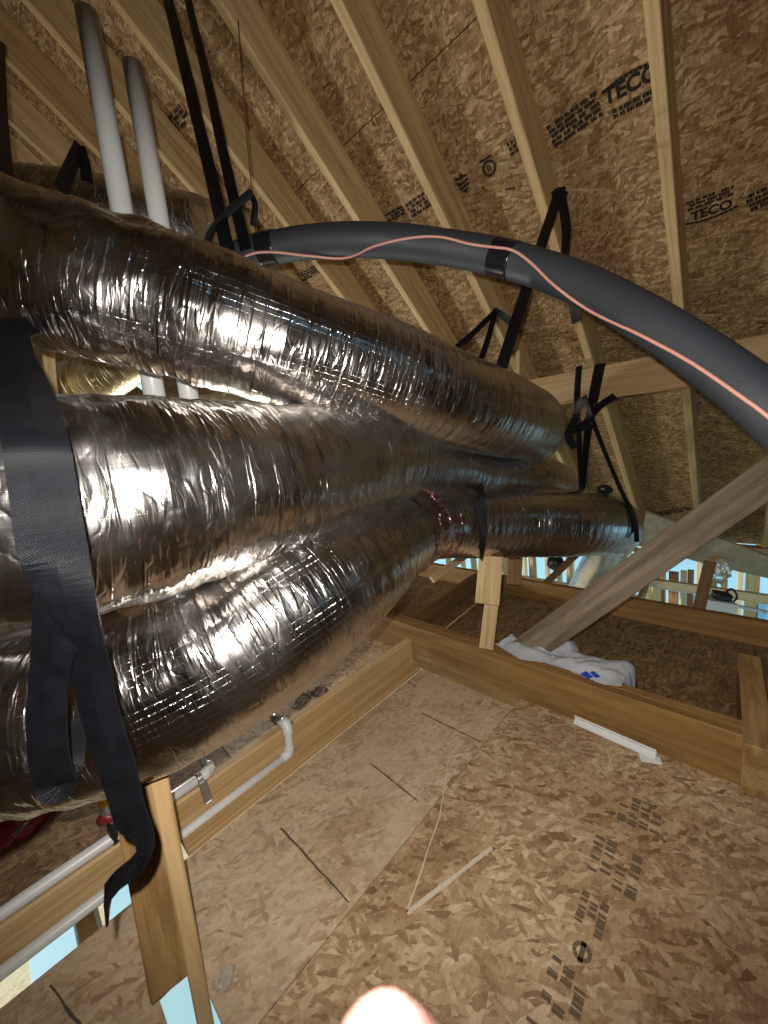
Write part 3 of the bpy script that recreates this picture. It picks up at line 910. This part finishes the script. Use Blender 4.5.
strap('hanging_strap', P(490, 330, 1.35), 'thin black strap ends knotted above the upper duct, left of the crossing strap', [
    ('webbing', [(444, 358, 1.22, 35), (470, 336, 1.28, 35), (495, 312, 1.34, 35)], 0.022),
    ('webbing', [(476, 372, 1.24, 35), (487, 342, 1.29, 35), (496, 310, 1.34, 35)], 0.022),
    ('tail', [(494, 310, 1.34, 30), (502, 315, 1.34, 30), (511, 322, 1.34, 30)], 0.022)])
strap('hanging_strap', P(590, 400, 2.1), 'tangled black straps looped over the purlin above the far ducts', [
    ('webbing', [(579, 366, 1.99, 35), (577, 400, 1.97, 35), (579, 440, 1.93, 50), (581, 490, 1.88, 60)], 0.034),
    ('webbing', [(600, 364, 1.97, 20), (593, 400, 1.95, 30), (587, 440, 1.91, 55), (582, 490, 1.87, 60)], 0.052),
    ('webbing', [(584, 396, 1.93, 30), (600, 440, 1.88, 45), (620, 488, 1.84, 50), (634, 518, 1.80, 40), (637, 542, 1.80, 40)], 0.026),
    ('tail', [(615, 396, 1.92, 10), (600, 406, 1.91, 20), (584, 424, 1.90, 30), (570, 432, 1.90, 20)], 0.036),
    ('tail', [(583, 398, 1.91, 30), (575, 418, 1.90, 30), (569, 436, 1.89, 10), (575, 448, 1.89, 0)], 0.036),
    ('knot', [(568, 432, 1.88, 20), (578, 429, 1.88, 20), (588, 429, 1.88, 20)], 0.020)])
strap('hanging_strap', P(481, 510, 1.55), 'black strap wrapped around the far end of the lower duct beside the strut', [
    ('webbing', [(478, 455, 1.66, 40), (479, 478, 1.57, 40), (480, 492, 1.50, 35), (482, 512, 1.47, 25), (482, 532, 1.47, 25), (481, 548, 1.51, 35), (480, 558, 1.60, 50)], 0.036)])
tag(ptube('tape_roll', [(599, 489, 1.84, .014), (603, 489, 1.84, .022), (608, 490, 1.84, .021), (612, 491, 1.84, .010)], BLACKP, n=20, seg=20),
    'small black knob of bundled strap lying on top of the far duct', 'strap')

# ------------------------------------------------------------------ insulated hose with wire
RH = 0.043
hose_pix = [(215, 285, 1.30, RH), (240, 258, 1.16, RH), (290, 245, 1.12, RH), (350, 240, 1.09, RH), (420, 244, 1.06, RH), (505, 259, 1.00, RH), (580, 284, .90, RH),
            (650, 322, .79, RH), (710, 362, .71, RH), (768, 408, .64, RH), (860, 492, .56, RH), (960, 600, .52, RH)]
hs = thing('insulated_hose', P(420, 244, 1.06), 'thick black foam-insulated hose arching across below the roof', 'hose')
hw = [(*P(a, b, c), r) for a, b, c, r in hose_pix] + [(0.62, -0.75, 0.42, RH), (0.80, -1.25, 0.10, RH), (1.0, -1.9, 0.045, RH), (1.1, -3.0, 0.045, RH)]
tube('foam_sleeve', hw, FOAM, n=320, seg=40, parent=hs, disp=lambda u, a, r: 0.0016 * noise.noise(Vector((u * 9, math.cos(a), math.sin(a)))))
ev, L = even(hw[:12], 400)
def hose_band(px, half, r):
    k = min(range(400), key=lambda i: (project(ev[i])[0] - px) ** 2)
    k0, k1 = max(0, k - half), min(399, k + half)
    return [(*ev[k0][:3], r), (*ev[(k0 + k1) // 2][:3], r), (*ev[k1][:3], r)]
def project(p):
    c = R3.transposed() @ (Vector(p[:3]) - CAM)
    return 384 + F * c.x / -c.z, 512 - F * c.y / -c.z
tube('tape_band', hose_band(503, 6, RH + 0.0016), TAPE, n=14, seg=40, parent=hs)
tube('tape_band', hose_band(268, 5, RH + 0.0016), TAPE, n=14, seg=40, parent=hs)
# wire lying on the surface of the sleeve: pixel track -> nearest surface towards the open side
track = [(230, 268), (248, 255), (272, 252), (310, 256), (345, 258), (375, 246), (410, 238), (440, 237), (470, 244), (492, 247), (512, 250), (530, 262), (555, 286),
         (590, 311), (640, 335), (690, 362), (740, 396), (772, 420), (850, 488), (950, 600)]
wire = []
for (tx, ty) in track:
    r = ray(tx, ty).normalized()
    best = None
    for e in ev:
        c = Vector(e[:3]) - CAM
        t = c.dot(r)
        d = (c - r * t).length
        if best is None or d < best[0]: best = (d, t, c)
    d, t, c = best
    back_off = math.sqrt(max(0.0, (RH + 0.002) ** 2 - min(d, RH) ** 2))
    wire.append((*(CAM + r * (t - back_off - (0.008 if 505 < tx < 560 else 0.0022))), 0.0032))
tube('wire', wire, COPPER, n=240, seg=10, parent=hs)

# ------------------------------------------------------------------ white vent pipes
def vent(top, bot, r, label):
    t = thing('vent_pipe', bot, label, 'pipe', 'white vent pipes')
    d = (bot - top)
    bm = bmesh.new()
    seg = 28
    rings = []
    n = d.normalized(); s = n.orthogonal().normalized(); q = n.cross(s)
    for (k, rad) in ((0.0, r - .004), (0.0, r), (0.33, r), (0.66, r), (1.0, r), (1.0, r - .004), (0.0, r - .0041)):
        rings.append([bm.verts.new(top + d * k + (s * math.cos(2 * math.pi * j / seg) + q * math.sin(2 * math.pi * j / seg)) * rad) for j in range(seg)])
    for a_, b_ in zip(rings, rings[1:]):
        for j in range(seg):
            bm.faces.new((a_[j], a_[(j + 1) % seg], b_[(j + 1) % seg], b_[j]))
    bmesh.ops.recalc_face_normals(bm, faces=bm.faces[:])
    link('pipe', bm_mesh(bm), PVC, t, smooth=True)
    # faint printed line down the pipe
    return t
vent(P(87, 14, 1.10), P(166, 460, 1.17), 0.0295, 'taller white plastic vent pipe, left of the pair')
vent(P(133, 66, 1.13), P(200, 460, 1.20), 0.0275, 'shorter white plastic vent pipe, right of the pair')

# pale stud seen between the ducts
tag(board('stud', P(44, 300, 1.5), P(58, 470, 1.56), 0.038, 0.05, WOOD_PALE, -ray(50, 380)), 'pale upright stud glimpsed between the foil ducts beside the wide strap', 'stud')

# ------------------------------------------------------------------ condensate pipes on the floor
RP = 0.0150
def cpipe(pts, label, clip_at, clip_h):
    t = thing('condensate_pipe', (pts[0][0], pts[0][1], pts[0][2]), label, 'pipe', 'condensate pipes')
    for i, (a, b) in enumerate(zip(pts, pts[1:])):
        a, b = Vector(a), Vector(b)
        tube('pipe', [(*a, RP), (*((a + b) / 2), RP), (*b, RP)], PVC, n=6, seg=18, parent=t)
    for i in range(1, len(pts) - 1):
        p = Vector(pts[i])
        d0 = (Vector(pts[i - 1]) - p).normalized() * 0.030
        d1 = (Vector(pts[i + 1]) - p).normalized() * 0.030
        el = [(*(p + d0), RP + .003), (*(p + d0 * 0.55 + d1 * 0.06), RP + .003), (*(p + (d0 + d1) * 0.22), RP + .003), (*(p + d1 * 0.55 + d0 * 0.06), RP + .003), (*(p + d1), RP + .003)]
        tube('elbow', el, PVC, n=18, seg=18, parent=t)
    return t
zf = 0.017
y_f = PL_Y - 0.017
top_z = 0.110 + RP
c1 = on_z(288, 752, zf)
cp1 = cpipe([(-1.1, y_f, zf), (c1.x, y_f, zf), (c1.x + 0.012, y_f, top_z + .002), (c1.x - 0.005, y_f + 0.55, top_z + 0.002)],
      'front white condensate pipe along the floor, rising over the plate with elbows', None, None)
c2 = on_z(212, 772, top_z)
cp2 = cpipe([(-1.1, PL_Y + 0.018, top_z), (c2.x, PL_Y + 0.018, top_z), (c2.x + 0.02, PL_Y + 0.6, top_z)],
      'rear white condensate pipe on top of the plate, turning under the lower duct', None, None)
def clip(X, Y, Z, axis, tail, parent):
    d = Vector((1, 0, 0)) if axis == 'x' else Vector((0, 1, 0))
    c = Vector((X, Y, Z))
    pc = tube('pipe_clip', [(*(c - d * 0.010), RP + .0022), (*c, RP + .0022), (*(c + d * 0.010), RP + .0022)], STEEL, n=5, seg=18, parent=parent)
    board('clip_strap', tail[0], tail[1], 0.024, 0.0015, STEEL, (0, -1, 0.01), pc)
clip(c2.x - 0.035, PL_Y + 0.018, top_z, 'x', (Vector((c2.x - 0.035, PL_Y - 0.0015, top_z)), Vector((c2.x - 0.030, PL_Y - 0.0015, 0.045))), cp2)
clip(c1.x + 0.004, y_f + 0.065, top_z + .002, 'y', (Vector((c1.x + 0.03, y_f + 0.018, 0.12)), Vector((c1.x + 0.03, y_f + 0.018, 0.09))), cp1)

# ------------------------------------------------------------------ small things
# white cloth with a blue mark, slumped over the floor behind the cross beam
def cloth():
    outline = [(494, 648), (512, 634), (524, 643), (545, 640), (556, 650), (577, 640), (583, 656), (600, 662), (632, 665), (639, 672), (622, 692), (604, 690), (570, 676), (548, 668), (520, 664)]
    pts = [on_z(a, b, 0.150) for a, b in outline]
    from mathutils.geometry import intersect_point_tri_2d
    xs = [p.x for p in pts]; ys = [p.y for p in pts]
    def inside(x, y):
        r = False
        j = len(pts) - 1
        for i in range(len(pts)):
            if (pts[i].y > y) != (pts[j].y > y) and x < (pts[j].x - pts[i].x) * (y - pts[i].y) / (pts[j].y - pts[i].y) + pts[i].x: r = not r
            j = i
        return r
    def edge_d(x, y):
        d = 9
        for i in range(len(pts)):
            a, b = pts[i], pts[(i + 1) % len(pts)]
            ab = Vector((b.x - a.x, b.y - a.y)); ap = Vector((x - a.x, y - a.y))
            t = max(0, min(1, ap.dot(ab) / max(1e-9, ab.dot(ab))))
            d = min(d, (ap - ab * t).length)
        return d
    bm = bmesh.new()
    st_ = 0.0055
    grid = {}
    nx = int((max(xs) - min(xs)) / st_) + 2; ny = int((max(ys) - min(ys)) / st_) + 2
    for i in range(nx):
        for j in range(ny):
            x, y = min(xs) + i * st_, min(ys) + j * st_
            if inside(x, y):
                e = min(1, edge_d(x, y) / 0.05)
                f = noise.noise(Vector((x * 9 + y * 4, y * 9, 1.0)))
                f2 = abs(noise.noise(Vector(((x + 0.6 * y) * 16 + 3, (y - 0.6 * x) * 5, 4.0)))) * 0.8 + 0.25 * abs(noise.noise(Vector((x * 40, y * 30, 2.0))))
                z = 0.150 + 0.030 * math.sqrt(e) + 0.030 * f * e + 0.055 * (0.35 - f2) * e
                z = max(z, 0.168 + 0.004 * f2 if x < BX + 0.085 else 0.05)
                grid[i, j] = bm.verts.new((x, y, z))
    for (i, j), v in list(grid.items()):
        q = [grid.get(k) for k in ((i, j), (i + 1, j), (i + 1, j + 1), (i, j + 1))]
        if all(q): bm.faces.new(q)
    bmesh.ops.recalc_face_normals(bm, faces=bm.faces[:])
    rim = [e for e in bm.edges if e.is_boundary and min(v.co.x for v in e.verts) > BX + 0.08]
    ex = bmesh.ops.extrude_edge_only(bm, edges=rim)
    for v in ex['geom']:
        if isinstance(v, bmesh.types.BMVert): v.co.z = -0.010
    for _ in range(2): bmesh.ops.smooth_vert(bm, verts=bm.verts[:], factor=0.5, use_axis_x=True, use_axis_y=True, use_axis_z=True)
    me = bm_mesh(bm)
    return me
cl = thing('white_bag', on_z(580, 665, 0), 'crumpled white cloth bag with a blue mark lying behind the cross beam', 'bag')
cme = cloth()
o = link('fabric', cme, CLOTH, cl, smooth=True)
so = o.modifiers.new('thickness', 'SOLIDIFY'); so.thickness = 0.002
# blue mark: two slanted stripes lying on the fabric
cv = [v.co.copy() for v in cme.vertices]
def on_cloth(px, py):
    r = ray(px, py).normalized()
    best = min(cv, key=lambda c: ((c - CAM) - r * (c - CAM).dot(r)).length + 0.05 * (c - CAM).length)
    t = (best - CAM).length
    return CAM + r * (t - 0.006)
for quad in (((580, 674), (586, 671), (594, 677), (588, 679)), ((589, 672), (594, 671), (601, 677), (596, 678))):
    me = bpy.data.meshes.new('q'); me.from_pydata([on_cloth(*q) for q in quad], [], [(0, 1, 2, 3)]); me.update()
    link('blue_mark', me, BLUE, cl)

# white angle trim lying along the foot of the cross beam
wt = thing('white_trim', on_z(615, 740), 'thin white plastic trim piece lying along the foot of the cross beam', 'trim')
a, b = on_z(574, 721, 0.012), on_z(656, 757, 0.012)
board('strip', a, b, 0.022, 0.006, WHITE, (-0.5, 0, 1), wt, 0.001)
board('flange', a + Vector((0.010, 0, 0.010)), b + Vector((0.010, 0, 0.010)), 0.005, 0.022, WHITE, (-0.5, 0, 1), wt, 0.001)
board('end_tab', on_z(640, 757, 0.006), on_z(661, 761, 0.006), 0.030, 0.005, WHITE, (0, 0, 1), wt, 0.001)

# yellow-capped tool beside the post
tl = thing('shutoff_valve', P(114, 830, 1.05), 'small yellow-capped valve with red grip standing behind the near post', 'valve')
ptube('cap', [(104, 790, 1.05, .017), (105, 797, 1.05, .018), (106, 804, 1.05, .017)], YELLOW, n=10, seg=16, parent=tl)
ptube('neck', [(106, 804, 1.05, .013), (107, 811, 1.05, .015), (108, 815, 1.05, .012)], STEEL, n=10, seg=16, parent=tl)
ptube('grip', [(100, 821, 1.05, .012), (107, 817, 1.05, .018), (114, 818, 1.05, .010)], RED, n=12, seg=16, parent=tl)
ptube('body', [(111, 820, 1.05, .011), (113, 828, 1.05, .013), (115, 838, 1.05, .010), (116, 844, 1.06, .010)], BLACKP, n=12, seg=16, parent=tl)

# crumpled clear plastic on the floor
def blob(name, c, r, mat, label, cat, sq=0.45, seed=0, sub=4, amp=0.55):
    bm = bmesh.new()
    bmesh.ops.create_icosphere(bm, subdivisions=sub, radius=1.0)
    for v in bm.verts:
        n = v.co.normalized()
        k = 1 + amp * noise.noise(n * 2.2 + Vector((seed, 0, 0))) + amp * 0.5 * noise.noise(n * 6 + Vector((seed, 3, 0)))
        v.co = Vector((n.x * k * r, n.y * k * r, n.z * k * r * sq))
    o = link(name, bm_mesh(bm), mat, None, Matrix.Translation(c), smooth=False)
    return tag(o, label, cat)
c = on_z(227, 982, 0.0)
blob('plastic_scrap', Vector((c.x, c.y, 0.012)), 0.019, CLEAR, 'crumpled clear plastic scrap on the floor right of the near post', 'scrap', 0.55, 3, 3)

# ------------------------------------------------------------------ beyond the far beam: open stud wall and lower level in daylight
LOW = -2.72
o = link('floor_lower', box_mesh(-6.0, 4.4, -3.6, 6.2, LOW - 0.03, LOW), SLAB); o['kind'] = 'structure'; o['label'] = 'pale subfloor of the storey below'
o = link('ground', box_mesh(-40, 40, -40, 40, LOW - 0.5, LOW - 0.4), GROUND); o['kind'] = 'structure'; o['label'] = 'ground outside the house'
DAYLIGHT_BLUE = mat_plain('daylight_blue', (0.42, 0.70, 0.82), 0.55, spec=0.3, noise_amt=0.18, nscale=2.0)  # bluish daylight as a surface colour
for x0, x1, y0, y1, lab in ((-0.10, 0.45, 2.3, 4.4, 'added pale blue sheet standing in for daylight, seen through the post hole'),
                            (-0.62, -0.33, 3.5, 4.5, 'added narrow pale blue sheet standing in for daylight under the left gap')):
    tag(link('daylight_sheet', box_mesh(x0, x1, y0, y1, LOW, LOW + 0.03, 0.004), DAYLIGHT_BLUE), lab, 'daylight sheet')  # added sheets, their blue stands in for daylight in the floor gaps
tag(link('daylight_wall', box_mesh(7.6, 7.8, -9, 12, LOW - 0.4, 3.2, 0.01), DAYLIGHT_BLUE), 'added pale blue wall standing in for daylight beyond the far studs', 'wall')  # added wall, its blue stands in for daylight between the studs
WX = 4.18
o = wbox('trim_2', WX, WX + 0.09, -3.5, 6.1, -0.215, -0.14, WOOD_PALE); o['kind'] = 'structure'; o['label'] = 'top plate of the far stud wall'
for k in range(15):
    y = -1.4 + 0.406 * k + (0.02 if k % 3 else -0.03)
    tag(wbox('wall_stud', WX, WX + 0.09, y, y + 0.038, LOW, -0.215, WOOD_PALE if k % 4 else WOOD), 'wall stud %s from the right in the daylit wall beyond the far beam' % (
        ['first', 'second', 'third', 'fourth', 'fifth', 'sixth', 'seventh', 'eighth', 'ninth', 'tenth', 'eleventh', 'twelfth', 'thirteenth', 'fourteenth', 'fifteenth'][k]), 'stud', 'studs of the far wall')
ORD = ['first', 'second', 'third', 'fourth', 'fifth', 'sixth', 'seventh', 'eighth', 'ninth', 'tenth', 'eleventh', 'twelfth', 'thirteenth']
for row, (dx, wood_, wname) in enumerate(((1.15, WOOD_ORANGE, 'porch wall'), (2.1, WOOD_PALE, 'outer porch rail'))):
    for k in range(13):
        y = -1.25 + 0.406 * k + 0.15 * row
        tag(wbox('porch_stud', WX + dx, WX + dx + 0.09, y, y + 0.05, LOW, -0.35, wood_ if k % 2 else WOOD_PALE),
            '%s stud from the right in the daylit %s outside' % (ORD[k], wname), 'stud', 'studs of the ' + wname)
for i, (z0, y0, y1, lab) in enumerate(((-1.05, -1.35, 0.55, 'right horizontal blocking rail between the far daylit studs'), (-0.80, 0.7, 2.2, 'left horizontal blocking rail between the far daylit studs'))):
    tag(wbox('blocking_rail', WX - 0.04, WX - 0.002, y0, y1, z0, z0 + 0.09, WOOD_PALE), lab, 'board')
# added unseen walls narrow the opening to keep blue reflections off the ducts
for nm, ya, yb, lab in (('wall_blocker_left', 2.08, 6.15, 'added sheathed wall behind the ducts at the far left, blocking daylight'), ('wall_blocker_right', -3.55, -0.14, 'added sheathed wall beyond the right edge, blocking daylight')):
    o = link(nm, box_mesh(-0.006, 0.006, -(yb - ya) / 2, (yb - ya) / 2, -0.15, H0 - TANA * 2.30), OSB_ROOF, None, Matrix.Translation((2.275, (ya + yb) / 2, 0)))
    o['kind'] = 'structure'; o['label'] = lab
# posts standing on the far beam
def post_px(top, bot, w, t, mat, label, name='short_post'):
    return tag(board(name, P(*top), P(*bot), w, t, mat, -ray(top[0], top[1])), label, 'post')
post_px((710, 562, 2.05), (697, 616, 2.0), 0.052, 0.038, WOOD_DARK, 'dark short post on the far beam left of the white work light')
post_px((516, 545, 2.42), (514, 585, 2.36), 0.085, 0.038, WOOD_ORANGE, 'brown short post on the far beam just right of the strut')
post_px((592, 540, 2.75), (543, 586, 2.55), 0.045, 0.038, WOOD_DARK, 'dark thin brace leaning behind the far duct over the bright opening', 'leaning_brace')
post_px((655, 560, 3.1), (640, 600, 3.0), 0.05, 0.038, WOOD_PALE, 'pale short stud in the opening behind the diagonal brace')
post_px((625, 545, 3.2), (665, 562, 3.2), 0.045, 0.038, WOOD, 'short tie board above the opening beside the far duct end', 'tie_board')
post_px((700, 548, 3.2), (720, 562, 2.9), 0.06, 0.03, WOOD_PALE, 'pale plank end where the roof meets the far wall', 'plank_end')
post_px((432, 580, 2.6), (470, 552, 2.75), 0.05, 0.038, WOOD_PALE, 'pale brace leaning in the bright opening left of the strut', 'leaning_brace')
PL_Y_ = mat_wood('yellow_plank', (0.86, 0.74, 0.46), (0.70, 0.55, 0.28), 0.15)
RUST = mat_wood('rust_plank', (0.42, 0.20, 0.10), (0.28, 0.12, 0.05), 0.2)
plank_spots = [(648, 6, PL_Y_, 'pale yellow'), (656, 8, PL_Y_, 'wide pale yellow'), (674, 8, RUST, 'rust brown'), (684, 5, PL_Y_, 'slim yellow'), (691, 5, RUST, 'dark rust brown'), (533, 7, PL_Y_, 'pale yellow'), (549, 9, PL_Y_, 'wide pale yellow'), (583, 6, PL_Y_, 'slim pale yellow'), (725, 5, PL_Y_, 'pale yellow'), (752, 9, PL_Y_, 'wide pale yellow')]
for (px_, w_, m_, nm_) in plank_spots:
    where = 'behind the diagonal brace, left of the dark short post' if 640 < px_ < 700 else ('in the opening left of the far duct end' if px_ < 600 else 'behind the white box light')
    py_ = 552 + (px_ - 530) * 0.09
    c0, c1 = P(px_, py_, 3.55), P(px_, py_, 3.55)
    c0.z, c1.z = -0.43, LOW
    tag(board('plank', c0, c1, w_ / F * 3.55, 0.025, m_, (-1, 0, 0)), '%s upright plank %s' % (nm_, where), 'plank', 'daylit planks beyond the far beam')
tag(wbox('plank_rail', WX - 0.42, WX - 0.38, -0.75, 0.75, -0.44, -0.37, PL_Y_), 'pale yellow rail across the tops of the planks at the right', 'board')
# valley sheet where the roof meets a lower slope
val = bpy.data.meshes.new('v')
vp = [P(643, 505, 3.15), P(768, 590, 3.05), P(830, 640, 2.95), P(690, 548, 3.2), P(640, 540, 3.25)]
bm = bmesh.new()
f_ = bm.faces.new([bm.verts.new(q) for q in (P(646, 512, 3.0), P(800, 568, 2.7), P(820, 590, 2.9), P(705, 564, 3.1), P(640, 545, 3.2))])
e_ = bmesh.ops.extrude_face_region(bm, geom=[f_])
for v in e_['geom']:
    if isinstance(v, bmesh.types.BMVert): v.co += Vector((0.012, 0, 0.01))
bmesh.ops.recalc_face_normals(bm, faces=bm.faces[:])
PLY = mat_wood('grey_plywood', (0.46, 0.42, 0.33), (0.33, 0.29, 0.22), 0.3)
tag(link('valley_sheet', bm_mesh(bm), PLY), 'triangular sheathing sheet low on the roof above the right opening', 'panel')

# white work light / driver box with cable in the right-hand opening
wk = thing('work_light', P(706, 605, 2.35), 'white box light with a black lens in the bright opening at the right', 'light')
lm = frame(P(703, 601, 2.32), P(733, 606, 2.28), Vector((0, 0, 1)))
link('housing', box_mesh(-.075, .075, -.05, .05, -.03, .03, 0.006, 2), WHITE, wk, lm)
link('lens', box_mesh(-.035, .05, -.035, .035, .03, .075, 0.012, 2), BLACKP, wk, lm)
ptube('cable', [(724, 593, 2.3, .006), (732, 589, 2.3, .006), (737, 597, 2.3, .006), (731, 604, 2.3, .006)], BLACKP, n=30, seg=8, parent=wk)
for i, (a, b, lab) in enumerate((((728, 604, 2.3), (766, 612, 2.28), 'upper white conduit leading right from the white box light'), ((702, 612, 2.3), (766, 622, 2.27), 'lower white conduit under the white box light'))):
    pa, pb = P(*a), P(*b)
    tag(tube('conduit', [(*pa, .011), (*((pa + pb) / 2), .011), (*pb, .011)], PVC, n=8, seg=12), lab, 'conduit')
tag(ptube('cable', [(640, 582, 2.6, .005), (670, 590, 2.55, .005), (695, 593, 2.45, .005), (706, 592, 2.38, .005)], WHITE, n=30, seg=8), 'thin white cable running across the opening to the white box light', 'cable')
blob('plastic_bag', P(718, 572, 2.5), 0.062, CLEAR, 'clear crumpled plastic hanging above the white box light', 'bag', 1.1, 9, 3, 0.4)
tag(ptube('recessed_light', [(548, 566, 2.9, .02), (553, 564, 2.9, .06), (560, 563, 2.9, .055), (563, 563, 2.9, .02)], BLACKP, n=16, seg=20),
    'dark round fitting in the bright opening right of the strut', 'fitting')

# ------------------------------------------------------------------ fingertip of the photographer's hand
def hand():
    def C(x, y, z): return CAM + R3 @ Vector((x - 0.0022, y, z))
    V, E, Rr = [], [], []
    def add(p, r, parent=None):
        V.append(C(*p)); Rr.append(r)
        if parent is not None: E.append((parent, len(V) - 1))
        return len(V) - 1
    wrist = add((0.075, -0.225, 0.020), 0.026)
    palm0 = add((0.062, -0.185, 0.004), 0.024, wrist)
    palm = add((0.048, -0.152, -0.012), 0.022, palm0)
    # index finger: its tip reaches in front of the lens from below
    k = add((0.030, -0.122, -0.030), 0.0115, palm)
    k = add((0.017, -0.098, -0.045), 0.0108, k)
    k = add((0.008, -0.085, -0.051), 0.0102, k)
    k = add((0.0010, -0.0755, -0.0525), 0.0092, k)
    k = add((-0.0008, -0.0718, -0.0525), 0.0062, k)
    for i, (dx, ln) in enumerate(((0.020, 1.05), (0.037, 1.0), (0.052, 0.8))):
        k = add((0.048 + dx, -0.148 - 0.006 * i, -0.020), 0.0105, palm)
        k = add((0.046 + dx, -0.138 - 0.006 * i, -0.020 - 0.034 * ln), 0.0092, k)
        k = add((0.036 + dx, -0.150 - 0.006 * i, -0.020 - 0.055 * ln), 0.0085, k)
        k = add((0.030 + dx, -0.166 - 0.006 * i, -0.020 - 0.052 * ln), 0.0075, k)
    k = add((0.030, -0.175, 0.016), 0.0125, palm0)
    k = add((0.010, -0.155, 0.022), 0.0110, k)
    k = add((-0.006, -0.138, 0.020), 0.0095, k)
    k = add((-0.014, -0.126, 0.016), 0.0078, k)
    me = bpy.data.meshes.new('hand')
    me.from_pydata(V, E, [])
    o = link('person', me, SKIN)
    sk = o.modifiers.new('skin', 'SKIN')
    for i, sv in enumerate(me.skin_vertices[0].data):
        sv.radius = (Rr[i], Rr[i]); sv.use_root = (i == 0)
    sk.use_smooth_shade = True
    ss = o.modifiers.new('sub', 'SUBSURF'); ss.levels = 2; ss.render_levels = 2
    return tag(o, 'blurred pink fingertip of the photographer at the bottom edge, bleached by the flash', 'person')
hand()
